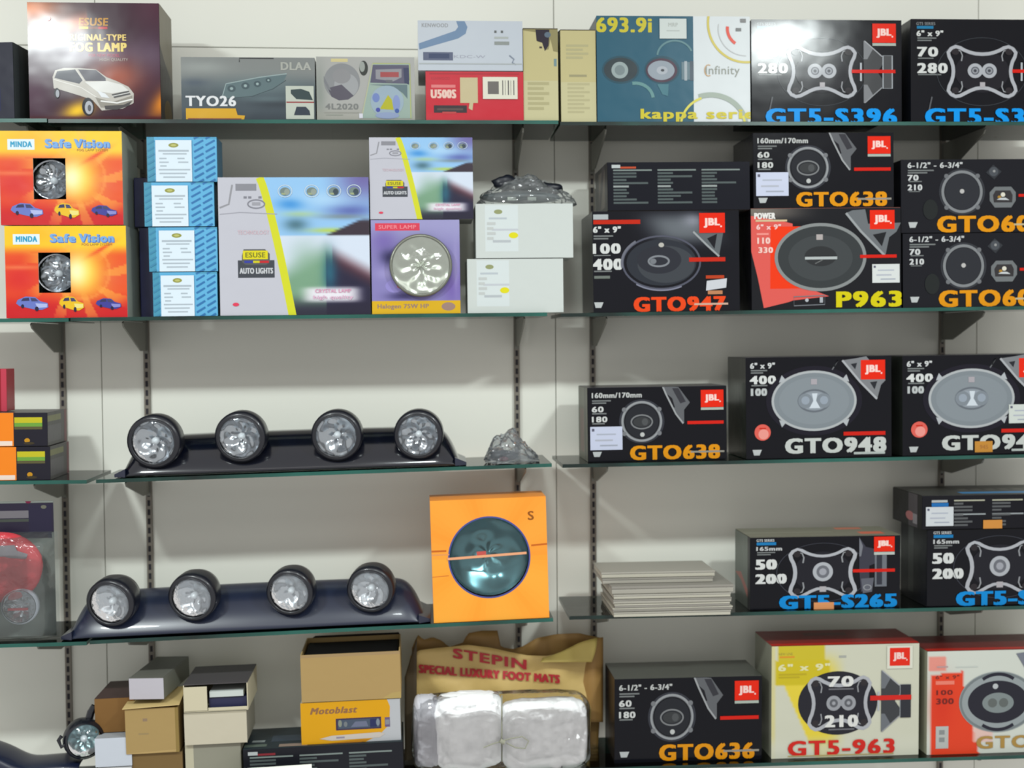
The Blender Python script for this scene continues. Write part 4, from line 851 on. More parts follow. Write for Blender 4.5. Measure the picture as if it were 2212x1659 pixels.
# ================================================================= roof light bars
def light_bar(key, xl, xr, hts, lamps, label, depth, lensmat, tilt, jit, scale, rim, BM):
    """xl/xr: px of both tips, lamps: (px, py, r px)"""
    a, b = P(xl, zs_px(key), YF), P(xr, zs_px(key), YF)
    xm = (a.x+b.x)/2; L = (b.x-a.x)/2; slope = SH[key][2]; z0 = zs(key, xm)+.0008
    root = empty('roof_light_bar', (xm, YF+depth/2, z0), (0,-math.atan(slope),0)); tag(root, label, 'light bar', 'roof light bars')
    prof = [(0.0,0.0),(0.0,.006),(.012,.030),(.030,.052),(.052,.072),(.085,.084),(.120,.080),(.145,.055),(.155,.0)]
    n = len(prof); ts = [-1,-.985,-.96,-.93,-.89,-.84,-.77,-.68,-.5,-.25,0,.25,.5,.68,.77,.84,.89,.93,.96,.985,1]
    vs, fs = [], []
    for t in ts:
        u = abs(t); s = 1.0 if u < .84 else max(.12, 1-((u-.84)/.16)**2.6*.92); s *= hts*(1-.05*t*t)
        dd = 1.0 if u < .8 else 1-.35*((u-.8)/.2)**2
        for y,z in prof: vs.append((t*L, -depth/2+.002+(y/.155)*depth*.93*dd + (1-dd)*.02, z*s))
    for i in range(len(ts)-1):
        for j in range(n-1): fs.append((i*n+j,(i+1)*n+j,(i+1)*n+j+1,i*n+j+1))
        fs.append((i*n+n-1,(i+1)*n+n-1,(i+1)*n,i*n))
    fs.append(tuple(range(n))); fs.append(tuple(range(len(ts)*n-1,len(ts)*n-1-n,-1)))
    ob = mesh('bar_body', vs, fs, BM, root, True)
    md = ob.modifiers.new('s','SUBSURF'); md.levels = md.render_levels = 2
    # end fins
    for s in (-1,1):
        q = [(s*(L-.012),-depth/2+.004),(s*(L+.012),-depth/2+.014),(s*(L+.014),depth/2-.03),(s*(L-.012),depth/2-.02)]
        vv = [(x,y,.001) for x,y in q]+[(x,y,.007 if i in (1,2) else .018) for i,(x,y) in enumerate(q)]
        mesh('end_fin', vv, [(0,1,2,3),(7,6,5,4),(0,4,5,1),(1,5,6,2),(2,6,7,3),(3,7,4,0)], BARP, root)
    Minv = (Matrix.Translation(root.location) @ root.rotation_euler.to_matrix().to_4x4()).inverted()
    for i,(px,py,r) in enumerate(lamps):
        y = YF-.004; p = Minv @ P(px,py,y); R = r/F*(y-CAM.y)
        h = lathe('lamp', [(R*.93,-.002),(R*1.0,-.004),(R*rim,.002),(R*rim*1.01,.016),(R*rim*.99,.036),(R*rim*.84,.058),(R*.6,.072),(.0001,.078)], BLACKP, root, loc=(p.x,p.y,p.z), rot=(tilt[0],0,tilt[1]))
        facet_bowl('reflector', R*.93, .024, CHROME, h, seg=5+i%2, jit=jit*1.5, loc=(0,.002,0)); bulb(h, R*.16, .006)
        lathe('lens', [(.0001,-.009),(R*.4,-.008),(R*.75,-.0055),(R*.94,-.001)], lensmat, h)
        lathe('bezel', [(R*.93,-.003),(R*.97,-.006),(R*1.01,-.003),(R*.99,.003),(R*.93,.001)], mat('bezel_black',(30,32,38),rough=.3), h)
        box('bracket', -.012,.012,.02,.05,-R*1.12,-R*.8, BLACKP, h)
    return root
def zs_px(key): return {'3C':1020,'4C':1362}[key]
light_bar('3C', 256, 996, 1.0, [(331,955,49),(518,945,47),(726,942,47),(903,940,46)], 'black roof light bar with four sparkling clear lamps, on the third shelf', .17, LENS, (.10,-.10), .9, 1, 1.16, mat('bar_gloss_black',(9,12,24),rough=.14,coat=.5))
light_bar('4C', 140, 918, 1.02, [(237,1304,46),(414,1292,46),(625,1281,45),(799,1275,45)], 'black roof light bar with four hazy white lamps, on the fourth shelf', .17, LENS2, (.15,-.17), .7, 1, 1.14, mat('bar_slate',(27,34,54),rough=.3,coat=.15))

# ================================================================= orange carton with round lamp window
r = (934,1074,1186,1340); z = zs('4C', P(1060,1340,YF).x)
B = Carton('orange carton with a large round lamp window', (936,1077,1186,1346), '4C', .10, side=(190,108,30), name='lamp_carton', recess=.004, ref=r, body=False)
hw, hd, H = B.W/2, B.D/2, B.H; t = .0015; OM = mat('orange_card',(232,140,40),rough=.5,mottle=.05)
kx = lambda v: -hw+(v-r[0])/(r[2]-r[0])*B.W; kz = lambda v: H-(v-r[1])/(r[3]-r[1])*H
cxp, czp, RR = kx(1059), kz(1202), 88/(r[2]-r[0])*B.W
bm = bmesh.new(); add_box(bm,-hw,hw,-hd+t,hd,0,t); add_box(bm,-hw,hw,-hd+t,hd,H-t,H); add_box(bm,-hw,-hw+t,-hd+t,hd,t,H-t); add_box(bm,hw-t,hw,-hd+t,hd,t,H-t); add_box(bm,-hw+t,hw-t,hd-t,hd,t,H-t)
bm_obj('body', bm, OM, B.root)
k = B.canvas(off=0.0)
n = 64; inner, outer = [], []
for i in range(n):
    a = 2*math.pi*i/n; ca, sa = math.cos(a), math.sin(a)
    inner.append((1059+88*ca, 1202+88*sa*(H/(r[3]-r[1]))**-1*(RR/88)))
    tt = min([( (r[2]-1059)/ca if ca>0 else (r[0]-1059)/ca) if abs(ca)>1e-6 else 1e9, ((r[3]-1202)/sa if sa>0 else (r[1]-1202)/sa) if abs(sa)>1e-6 else 1e9]); outer.append((1059+ca*tt,1202+sa*tt))
k.layer += 1
def nearest_corner(p,q):
    for c_ in ((r[0],r[1]),(r[2],r[1]),(r[0],r[3]),(r[2],r[3])):
        if (abs(p[0]-c_[0])<.5 or abs(p[1]-c_[1])<.5) and (abs(q[0]-c_[0])<.5 or abs(q[1]-c_[1])<.5) and not (abs(p[0]-q[0])<.5 or abs(p[1]-q[1])<.5): return c_
for i in range(n):
    j = (i+1)%n; nc = nearest_corner(outer[i],outer[j]); pl = [inner[i],outer[i]]+([nc] if nc else [])+[outer[j],inner[j]]
    f_ = abs(math.sin(i*.35))*8; k._add(pl, lin((236-f_, 142+(4 if i<n/2 else -2)+f_, 42+f_)))
k.line(inner, 3.5, (76,84,150), True)
k.line([(934,1184),(966,1184)],4,(206,104,26)); k.line([(1151,1180),(1188,1178)],4,(206,104,26)); k.line([(934,1192),(972,1192)],3,(240,160,90)); k.line([(934,1240),(970,1238)],1.5,(214,120,44)); 
k.text('S',1146,1105,1158,1124,(150,84,20),.03); k.build('front_panel', B.root, SATIN)
hl = empty('round_headlamp', (0,0,0)); hl.matrix_world = Matrix.Translation(B.root.location) @ B.root.rotation_euler.to_matrix().to_4x4() @ Matrix.Translation((cxp,-hd+.008,czp))
tag(hl, 'round dark chrome headlamp behind the window of the orange carton', 'lamp')
lathe('shell', [(RR*.99,0),(RR*1.0,.01),(RR*.6,.05),(.0001,.06)], BLACKP, hl)
facet_bowl('reflector', RR*.97, .04, mat('smoked_chrome',(150,176,180),rough=.22,metal=1.0), hl, seg=4, jit=1.6, loc=(0,.003,0)); 
lathe('lens', [(.0001,-.005),(RR*.4,-.003),(RR*.8,.000),(RR*.97,.003)], clear('smoked_lens',(.55,.68,.70),white=.03,wcol=(90,120,130),rough=.05,bump=.3,bscale=40), hl)
box('tape', cxp-RR*.98, cxp+RR*.98, -hd-.0022, -hd-.0012, czp+.001, czp+.006, mat('tape_orange',(214,150,110),rough=.35), B.root, rot=(0,-.035,0))
box('tape', cxp-RR*.25, cxp-RR*.02, -hd-.0012, -hd-.0006, czp+.004, czp+.014, mat('tape_red',(176,70,64),rough=.35), B.root, rot=(0,-.035,0))

# ================================================================= stack of flat grey boxes
prevz = zs('4R', P(1450,1320,YF).x)+.0006; SL = SH['4R'][2]
GM = [mat('slab_a',(150,146,136),rough=.4,mottle=.08,mscale=3), mat('slab_b',(128,124,116),rough=.45,mottle=.08,mscale=3), mat('slab_c',(168,164,150),rough=.4,mottle=.06,mscale=3)]
for i,(x0,x1,th,rec,dp,mi) in enumerate(((1326,1578,.010,-.022,.17,2),(1324,1582,.008,-.020,.17,1),(1328,1576,.008,-.021,.17,1),(1325,1580,.009,-.019,.17,0),(1326,1578,.009,-.016,.165,2),(1322,1584,.016,-.010,.16,0),(1302,1540,.011,.020,.13,0),(1300,1544,.012,.024,.12,2))):
    Y = YF+rec; a, b = P(x0,1300,Y), P(x1,1300,Y)
    ordn = ('lowest','second','third','fourth','fifth','sixth','seventh','topmost')[i]
    ro = empty('flat_box', ((a.x+b.x)/2, Y+dp/2, prevz), (0,-math.atan(SL),0)); tag(ro, 'flat grey box, %s from the shelf up in the stack of flat grey boxes' % ordn if i not in (0,7) else 'flat grey box, %s of the stack of flat grey boxes' % ordn, 'box', 'flat grey boxes')
    h = (b.x-a.x)/2; box('tray', -h,h,-dp/2,dp/2,0,th*.62, GM[mi], ro, bev=.0008); box('lid', -h-.0008,h+.0008,-dp/2-.0008,dp/2,th*.66,th-.0003, GM[(mi+1)%3], ro, bev=.0006)
    prevz += th+.0004

# ================================================================= crinkled plastic bags
def bag(name, label, cxpx, zbase, wpx, hh, Y, dy, m, seed, cat='bag', slope=0, top=None, inner=None):
    c0_ = P(cxpx, 900, Y); R = wpx/F*(Y-CAM.y)/2
    root = empty(name, (c0_.x, Y, zbase), (0,-math.atan(slope),0)); tag(root, label, cat)
    nu, nv = 54, 22; vs, fs = [], []
    for j in range(nv+1):
        ph = math.pi/2*j/nv
        for i in range(nu):
            a = 2*math.pi*i/nu
            x, y, z = math.cos(a)*math.cos(ph), math.sin(a)*math.cos(ph), math.sin(ph)
            q = Vector((x*2.2+seed, y*2.2, z*2.2)); nn = mnoise.noise(q)*.34+mnoise.noise(q*2.6)*.16+abs(mnoise.noise(q*5))*.12
            s = 1+nn*(.4+.6*z); zz = z*hh*(1+nn)*(1.0 if top is None else top(x))
            vs.append((x*R*(1+nn*.25*(z>.02)), y*dy*min(s,1.0 if z<.05 else 1.15), max(0.0006, zz)))
    for j in range(nv):
        for i in range(nu): fs.append((j*nu+i, j*nu+(i+1)%nu, (j+1)*nu+(i+1)%nu, (j+1)*nu+i))
    mesh('bag_film', vs, fs, m, root, False)
    return root, R
z = WA.ztop(P(1140,440,YF).x)
r_, R_ = bag('plastic_bag', 'clear plastic bag holding black parts, on the upper plain white carton', 1138, z, 216, .058, YF+.066, .048, FILM, 3.1, top=lambda x: 1.0-.25*abs(x))
KB = mat('wiper_black',(20,24,34),rough=.35)
def lump(name, cx, cy, cz, rx, ry, rz, m, parent, seed=0, amp=.25, fr=2.0, nu=20, nv=12, smooth=True):
    vs, fs = [], []
    for j in range(nv+1):
        ph = -math.pi/2+math.pi*j/nv
        for i in range(nu):
            a = 2*math.pi*i/nu; d = Vector((math.cos(a)*math.cos(ph), math.sin(a)*math.cos(ph), math.sin(ph))); s = 1+amp*mnoise.noise(d*fr+Vector((seed,seed,0)))
            vs.append((cx+d.x*rx*s, cy+d.y*ry*s, cz+d.z*rz*s))
    for j in range(nv):
        for i in range(nu): fs.append((j*nu+i, j*nu+(i+1)%nu, (j+1)*nu+(i+1)%nu, (j+1)*nu+i))
    return mesh(name, vs, fs, m, parent, smooth)
lump('black_part', -.040,-.005,.048,.030,.016,.016, KB, r_, 1); lump('black_part', .004,-.004,.044,.034,.016,.015, KB, r_, 2); lump('black_part', .048,-.004,.036,.032,.016,.013, KB, r_, 5)
lump('dark_part', -.01,-.006,.018,.085,.026,.013, mat('part_grey',(62,74,78),rough=.4), r_, 4, .12)
for i,x in enumerate((-.032,.010)): box('paper_tag', x-.009,x+.009,-.043,-.0425,.007,.014, mat('tag_pale',(150,158,150)), r_)
z = zs('3C', P(1110,1000,YF).x)+.0006
r_, R_ = bag('plastic_bag', 'crumpled clear plastic bag right of the upper light bar', 1106, z, 118, .060, YF+.055, .045, clear('cloudy_film',(.86,.88,.88),white=.32,wcol=(140,145,150),rough=.12,bump=.8,bscale=40), 8.3, slope=SH['3C'][2], top=lambda x: 1.0-.55*max(0,x))
lump('dark_part', -.018,-.004,.014,.030,.022,.012, KB, r_, 7); lump('red_part', -.020,-.02,.010,.010,.008,.006, mat('part_red',(120,30,50)), r_, 3)

# ================================================================= blister pack with red lamp, far left of the fourth shelf
zb = zs('4L', P(60,1390,YF).x)+.0006; p = P(38,1380,YF+.02); slp = SH['4L'][2]
rt = empty('blister_pack', (p.x, YF+.02, zb), (0,-math.atan(slp),0)); tag(rt, 'clear blister pack with a red lamp, left end of the fourth shelf', 'lamp pack')
mm = 1/1040.0
def bx(px): return (px-38)*mm
def bz(py): return (1388-py)*mm
box('backing_card', bx(-110), bx(112), .022, .024, .004, bz(1092), mat('pack_card',(112,118,112),rough=.5,mottle=.15), rt)
k = Canvas((-110,1092,112,1384), (bx(-110),.022,bz(1092)), (bx(112)-bx(-110),0,0), (0,0,-(bz(1092)-.004)), (0,-1,0))
k.rect(-110,1096,112,1160,(40,34,56)); k.rect(-110,1112,78,1128,(120,116,122)); k.rect(-110,1130,60,1136,(70,76,70)); k.rect(60,1100,108,1172,(38,34,60)); k.rect(-110,1160,100,1172,(48,36,50)); k.ell(60,1092,6,5,(120,20,60),12); k.ell(92,1105,6,4,(110,110,96),12)
k.build('card_print', rt, SATIN)
RM = clear('red_lens',(.95,.45,.45),white=.85,wcol=(200,66,74),rough=.1,bump=.7,bscale=60)
lump('red_lamp', bx(10), -.004, bz(1228), .083, .024, .072, RM, rt, 2, .03, nu=36, nv=20)
k = Canvas((-60,1168,72,1210), (bx(-60),-.030,bz(1168)), (132*mm,.004,0), (0,.002,-42*mm), (0,-1,0)); k.poly([(-60,1180),(46,1178),(50,1190),(72,1198),(68,1208),(-60,1198)],(150,144,150)); k.build('paper_insert', rt, SATIN)
sm_l = lathe('small_lamp', [(.034,-.004),(.037,0),(.037,.012),(.02,.018)], mat('white_rim',(190,196,206),rough=.3), rt, loc=(bx(50),-.018,bz(1310)))
facet_bowl('reflector', .032, .016, CHROME, sm_l, seg=8, jit=1.0, loc=(0,-.002,0)); lathe('lens', [(.0001,-.010),(.02,-.008),(.033,-.003)], LENS2, sm_l)
box('red_stripe', -.020,.020,-.011,-.0105,-.006,-.001, mat('stripe_red',(196,90,96)), sm_l)
sm_2 = lathe('small_lamp', [(.034,-.004),(.037,0),(.037,.012),(.02,.018)], mat('white_rim',(190,196,206)), rt, loc=(bx(-34),-.018,bz(1306)))
facet_bowl('reflector', .032, .016, CHROME, sm_2, seg=8, jit=1.0, loc=(0,-.002,0)); lathe('lens', [(.0001,-.010),(.02,-.008),(.033,-.003)], LENS2, sm_2)
# moulded clear shell
vs, fs = [], []; nx, nz = 26, 30
for j in range(nz+1):
    for i in range(nx+1):
        x = bx(-112)+(bx(120)-bx(-112))*i/nx; zz = .0+(bz(1158))*j/nz
        e = min(1,min(i,nx-i)/2.5)*min(1,min(j,nz-j)/2.5); vs.append((x, .0215-.062*e**.5-.003*mnoise.noise(Vector((x*30,zz*30,2))), max(.0004,zz)))
for j in range(nz):
    for i in range(nx): fs.append((j*(nx+1)+i,j*(nx+1)+i+1,(j+1)*(nx+1)+i+1,(j+1)*(nx+1)+i))
mesh('clear_shell', vs, fs, BLISTER, rt, True)

# ================================================================= lowest shelf, left and centre
def carton_simple(label, rect, on, depth, col, recess=0.004, yaw=0, top=None, side=None, name='carton', group=None, rough=.6, art=None, tilt=0):
    B = Carton(label, rect, on, depth, side=side or tuple(int(v*.8) for v in col), name=name, recess=recess, yaw=yaw, top=top, rough=rough, group=group, tilt=tilt)
    k = B.canvas(); k.rect(*rect, col)
    if art: art(k)
    k.build('front_panel', B.root, MATTE); return B
TAN=(176,148,94); BRN=(134,96,48); CRM=(206,198,176)
b1 = carton_simple('brown carton at the bottom, under the open tan carton', (287,1626,396,1712), '5C', .10, (126,100,58), recess=.010)
b0 = carton_simple('lower of the two small white cartons at the bottom, under the brown carton', (212,1658,286,1720), '5C', .10, (214,214,214), recess=.004, group='small white cartons')
b2 = carton_simple('upper of the two small white cartons at the bottom, under the brown carton', (206,1594,285,1655), b0, .10, (206,212,222), recess=.006, side=(170,174,180), group='small white cartons')
b3 = carton_simple('brown carton behind the open tan carton, on the small white cartons', (206,1508,292,1589), b2, .13, BRN, recess=.040, top=(64,44,40), side=(90,60,34))
def flap_art(k):
    k.line([(274,1622),(386,1618)],3,(190,160,104)); k.rect(310,1550,320,1556,(150,126,100)); k.rect(300,1580,322,1583,(160,138,96)); k.rect(380,1520,390,1622,(146,122,66))
b4 = Carton('open tan carton with its lid ajar, holding up a small white carton', (272,1530,387,1622), b1, .10, side=(146,118,64), name='open_carton', recess=.004, rough=.6)
k = b4.canvas(); k.rect(*b4.ref, TAN); flap_art(k); k.build('front_panel', b4.root, MATTE)
hw, hd, H = b4.W/2, b4.D/2, b4.H
mesh('lid_flap', [(-hw-.004,-hd-.004,H+.0012),(hw+.004,-hd-.006,H+.006),(hw,hd,H+.014),(-hw,hd,H+.012),(-hw-.004,-hd-.004,H+.0026),(hw+.004,-hd-.006,H+.0075),(hw,hd,H+.0155),(-hw,hd,H+.0135)],
     [(0,3,2,1),(4,5,6,7),(0,1,5,4),(1,2,6,5),(2,3,7,6),(3,0,4,7)], mat('card_light',(190,166,112),rough=.6), b4.root)
b4.H += .0156
b5 = carton_simple('small white carton with a grey top, on the open tan carton', (289,1465,366,1514), b4, .17, (196,192,200), recess=.010, top=(92,92,84), side=(120,122,112), yaw=-.12)
c1 = carton_simple('lowest of the three cream cartons, beside the brown cartons', (402,1606,522,1700), '5C', .11, (150,148,132), recess=.012, side=(180,176,150), group='cream cartons', art=lambda k: k.rect(402,1606,420,1700,(196,190,164)))
c2 = carton_simple('middle one of the three cream cartons, plain and closed', (399,1538,534,1602), c1, .12, CRM, recess=.004, side=(150,146,130), group='cream cartons', art=lambda k: k.rect(399,1538,534,1541,(176,168,146)), tilt=.0)
# open-ended cream carton with things inside
x0,x1 = 397,536; a, b = P(x0,1510,YF+.006), P(x1,1510,YF+.006); W = b.x-a.x; zb = c2.ztop((a.x+b.x)/2); Hh = P(460,1476,YF+.006).z-zb; D = .14
c3 = empty('open_carton', ((a.x+b.x)/2, YF+.006+D/2, zb), (0,-math.atan(SH['5C'][2]),0)); tag(c3, 'topmost of the three cream cartons, its end open and dark things inside', 'box', 'cream cartons')
KM = mat('card_cream',(186,178,152),rough=.6,mottle=.05); bm = bmesh.new(); t = .0018; h = W/2
add_box(bm,-h,h,-D/2,D/2,0,t); add_box(bm,-h,-h+t,-D/2,D/2,t,Hh-t); add_box(bm,h-t,h,-D/2,D/2,t,Hh-t); add_box(bm,-h+t,h-t,D/2-t,D/2,t,Hh-t); bm_obj('body', bm, KM, c3)
box('top_panel', -h,h,-D/2,D/2,Hh-t,Hh, mat('card_dark',(62,58,60),rough=.6), c3)
box('side_flap', -h+.001,-h+.048,-D/2-.001,-D/2+.0006,t+.001,Hh-t-.004, KM, c3)
box('inner_box', -h+.05,h-.004,-D/2+.010,D/2-.02,t+.0004,t+.024, mat('inner_navy',(30,32,66),rough=.5), c3); box('inner_paper', -h+.052,h-.010,-D/2+.006,D/2-.03,t+.026,t+.038, mat('inner_white',(182,188,184),rough=.6), c3)
box('front_lip', -h+.05,h-.002,-D/2-.0008,-D/2+.0006,t,t+.006, KM, c3)

# black carton with the yellow and tan cartons on top
K = Carton('black carton lying at the bottom under the yellow stereo carton', (527,1611,872,1700), '5C', .13, side=(24,26,34), name='speaker_carton', recess=.004, rough=.3, top=(44,58,62))
k = K.canvas(); backpanel(k,(527,1611,872,1730),(140,40,50)); k.build('front_print', K.root, SATIN)
k = K.canvas('top'); k.rect(0,0,100,100,(38,50,56)); k.rect(0,80,14,92,(96,110,100)); k.rect(4,60,12,70,(150,160,160)); k.rect(16,40,40,70,(60,72,84)); k.rect(22,84,40,97,(150,130,116)); k.build('lid_print', K.root, SATIN)
Yb = Carton('yellow stereo carton with a printed car radio, under the plain tan carton', (651,1514,866,1603), K, .12, side=(196,196,184), name='stereo_carton', ref=(651,1514,866,1606), recess=.012)
k = Yb.canvas(); k.rect(640,1505,880,1615,(226,164,4)); k.poly([(838,1514),(866,1514),(866,1606),(790,1606),(820,1592),(842,1570),(844,1530)],(190,192,196))
k.text('Motoblast',672,1526,770,1540,(150,106,70),.06,slant=.3); k.rect(726,1552,824,1578,(62,46,76)); k.rect(730,1555,820,1575,(74,86,104)); k.ell(735,1563,4,8,(140,146,130),14); k.ell(747,1565,4,6,(120,126,130),14); k.poly([(758,1572),(768,1560),(792,1560),(796,1572)],(110,116,140)); k.rect(800,1556,814,1574,(40,48,92)); k.ell(817,1564,4,8,(130,140,150),14); k.rect(832,1554,843,1575,(110,92,130)); k.rect(833,1559,842,1570,(140,142,150))
k.poly([(690,1595),(716,1589),(820,1586),(832,1590),(820,1598),(716,1600)],(206,196,186)); k.rect(726,1592,744,1596,(150,142,160)); k.poly([(700,1606),(780,1600),(800,1601),(780,1606)],(196,130,20)); k.build('front_print', Yb.root, SATIN)
T = Carton('plain tan carton with an open dark top, on the yellow stereo carton', (651,1411,866,1512), Yb, .15, side=(150,122,70), name='open_carton', ref=(651,1411,866,1512), recess=.010, body=False)
bm = bmesh.new(); t = .002; hw, hd, H = T.W/2, T.D/2, T.H
add_box(bm,-hw,hw,-hd,hd,0,t); add_box(bm,-hw,-hw+t,-hd,hd,t,H); add_box(bm,hw-t,hw,-hd,hd,t,H); add_box(bm,-hw+t,hw-t,-hd,-hd+t,t,H); add_box(bm,-hw+t,hw-t,hd-t,hd,t,H); bm_obj('body', bm, mat('card_tan',(176,148,94),rough=.65,mottle=.06,mscale=12), T.root)
k = T.canvas(off=.0003); k.rect(651,1411,866,1512,(180,150,96)); k.rect(651,1411,866,1417,(170,142,100)); k.poly([(830,1508),(846,1500),(866,1498),(866,1512),(826,1512)],(186,160,98)); k.build('front_panel', T.root, MATTE)
box('dark_inside', -hw+.006,hw-.006,-hd+.006,hd-.006,H-.012,H-.010, mat('shade_black',(16,16,18),rough=.9), T.root)  # near-black sheet painting the shade inside the open top
mesh('back_flap', [(-hw+.012,hd-.004,H),(hw-.002,hd-.004,H),(hw-.004,hd-.012,H+.006),(-hw+.02,hd-.012,H+.006),(-hw+.012,hd-.0025,H),(hw-.002,hd-.0025,H),(hw-.004,hd-.0105,H+.0065),(-hw+.02,hd-.0105,H+.0065)],
     [(0,1,2,3),(7,6,5,4),(0,4,5,1),(1,5,6,2),(2,6,7,3),(3,7,4,0)], mat('card_black',(30,28,26),rough=.7), T.root)

# ---- brown paper bag with red lettering, and the white wrapped bundle before it
YB = YF+.115
def Q(px,py,Y=None): return P(px,py,Y if Y is not None else YB)
zfl = zs('5C', P(1080,1660,YB).x)+.001
br = empty('paper_bag', (Q(1090,1600).x, YB, zfl)); tag(br, 'brown paper bag with red foot mat lettering, behind the white wrapped bundle', 'bag')
base = Vector(br.location)
def fold(px, py): 
    return .008*math.sin(px*.021+py*.013)+.006*math.sin(px*.05-py*.03+1.3)+.004*mnoise.noise(Vector((px*.02,py*.03,0)))
def sheet(name, top, pxs, ybot, Y0, m, lean=.02, thick=.0012, nv=22, fn=None):
    vs, fs = [], []; nu = len(pxs)
    for j in range(nv+1):
        for i,px in enumerate(pxs):
            yt = top(px); py = yt+(ybot-yt)*j/nv; pc = px-(px-1092)*.06*(j/nv)**2 if name!='gusset' else px
            Y = Y0+lean*(1-j/nv)+(fn or fold)(px,py)*(1-.6*j/nv); q = P(pc,py,Y)-base; vs.append((q.x,q.y,max(q.z,.0008)))
    for j in range(nv):
        for i in range(nu-1): a = j*nu+i; fs.append((a,a+nu,a+nu+1,a+1))
    o = mesh(name, vs, fs, m, br, True); md = o.modifiers.new('t','SOLIDIFY'); md.thickness = thick; return o
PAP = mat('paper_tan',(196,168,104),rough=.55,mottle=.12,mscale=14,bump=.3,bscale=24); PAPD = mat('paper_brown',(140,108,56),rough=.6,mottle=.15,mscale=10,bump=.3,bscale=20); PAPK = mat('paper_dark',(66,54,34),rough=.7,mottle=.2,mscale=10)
def topf(px): return float(np.interp(px,[886,905,940,985,1010,1060,1100,1140,1180,1215,1250,1280],[1418,1405,1400,1396,1393,1399,1408,1416,1417,1410,1398,1394]))
def topb(px): return float(np.interp(px,[890,902,915,935,955,970,1000,1010,1040,1075,1082,1110,1130,1160,1200,1250,1300],[1400,1370,1382,1376,1384,1398,1388,1368,1362,1362,1398,1402,1396,1378,1370,1368,1378]))
xs_ = lambda a,b,n: [a+(b-a)*i/n for i in range(n+1)]
sheet('back_panel', topb, xs_(890,1300,60), 1668, YB+.035, PAPD)
FP = sheet('front_panel', topf, xs_(886,1280,56), 1672, YB, PAP)
def gtop(px): return 1376+(px-1240)*-.02
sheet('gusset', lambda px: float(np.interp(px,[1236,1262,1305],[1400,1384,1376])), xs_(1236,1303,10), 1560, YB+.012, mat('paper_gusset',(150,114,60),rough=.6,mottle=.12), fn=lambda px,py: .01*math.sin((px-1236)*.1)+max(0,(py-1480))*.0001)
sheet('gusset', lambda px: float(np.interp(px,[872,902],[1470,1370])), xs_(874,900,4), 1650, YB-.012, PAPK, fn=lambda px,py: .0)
sheet('folded_rim', lambda px: topf(px)+float(np.interp(px,[1172,1300],[4,-18])), xs_(1172,1290,20), 1430, YB-.004, mat('paper_rim',(178,158,84),rough=.6,mottle=.12), lean=.02, nv=6, fn=lambda px,py: fold(px,py)-.006)
# lettering follows the folds of the front panel
def bag_text(s, x0,y0,x1,y1, droop, bold=.05):
    v, f = glyphs(s, bold); mn, mx = v.min(0), v.max(0); sp = mx-mn; vs = []; n_ = len(v)
    offs = [(0,0),(-1.6,-.8),(1.6,-.8),(-1.6,.8),(1.6,.8)]
    for ci,(x,y) in [(c_,q_) for c_ in range(5) for q_ in v]:
        px = x0+(x-mn[0])/sp[0]*(x1-x0)+offs[ci][0]; py = y1-(y-mn[1])/sp[1]*(y1-y0)+droop(px)+offs[ci][1]
        yt = topf(px); j = (py-yt)/(1672-yt); Y = YB+.02*(1-j)+fold(px,py)*(1-.6*j)-.0035-ci*.00012; q = P(px,py,Y)-base; vs.append(tuple(q))
    f = [tuple(i_+c_*n_ for i_ in q_) for c_ in range(5) for q_ in f]
    mesh('lettering', vs, f, mat('ink_red',(170,34,44),rough=.6), br)
bag_text('STEPIN', 980,1401,1136,1421, lambda px: (px-980)*.16)
bag_text('SPECIAL LUXURY FOOT MATS', 906,1436,1208,1453, lambda px: (px-906)*.075)

wb = empty('wrapped_bundle', (P(1080,1600,YF+.04).x, YF+.05, zfl)); tag(wb, 'white folded bundle in clear wrap tied with string, before the brown bag', 'bundle')
WM = mat('white_fabric',(250,251,252),rough=.55,mottle=.04,mscale=20,bump=.6,bscale=26)
def pillow(name, x0,x1,y0,y1, m, seed, dep=.042, e=.33):
    nu, nv = 110, 70; vs, fs = [], []; o = Vector(wb.location)
    c_ = P((x0+x1)/2,(y0+y1)/2,YF+.040); hw_ = (P(x1,1580,YF+.040)-P(x0,1580,YF+.040)).length/2; hh_ = (P(1080,y0,YF+.040).z-P(1080,y1,YF+.040).z)/2
    for j in range(nv+1):
        ph = -math.pi/2+math.pi*j/nv
        for i in range(nu):
            a = 2*math.pi*i/nu; sg = lambda v,p: math.copysign(abs(v)**p, v)
            x = sg(math.cos(a),e)*sg(math.cos(ph),e); y = sg(math.sin(a),.8)*sg(math.cos(ph),.8); z = sg(math.sin(ph),e)
            n_ = mnoise.noise(Vector((x*1.6+seed,z*1.6,seed)))*.25-(1-min(1,abs(mnoise.noise(Vector((x*1.5+z*1.3+seed*2,z*.7-x*.5,3))))*5))*.22-abs(mnoise.noise(Vector((x*5+seed,z*4,3))))*.16
            vs.append((c_.x-o.x+x*hw_*(1+.03*n_), c_.y-o.y+y*dep*(1+n_), max(.001,c_.z-o.z+z*hh_*(1+.1*n_))))
    for j in range(nv):
        for i in range(nu): fs.append((j*nu+i, j*nu+(i+1)%nu, (j+1)*nu+(i+1)%nu, (j+1)*nu+i))
    return mesh(name, vs, fs, m, wb, True)
pillow('fabric_fold', 893,950,1500,1655, mat('grey_fabric',(186,186,192),rough=.6,bump=.5,bscale=20), 2.2, .03)
pillow('fabric_half', 935,1087,1496,1657, WM, 5.0); pillow('fabric_half', 1082,1268,1509,1657, WM, 9.4)
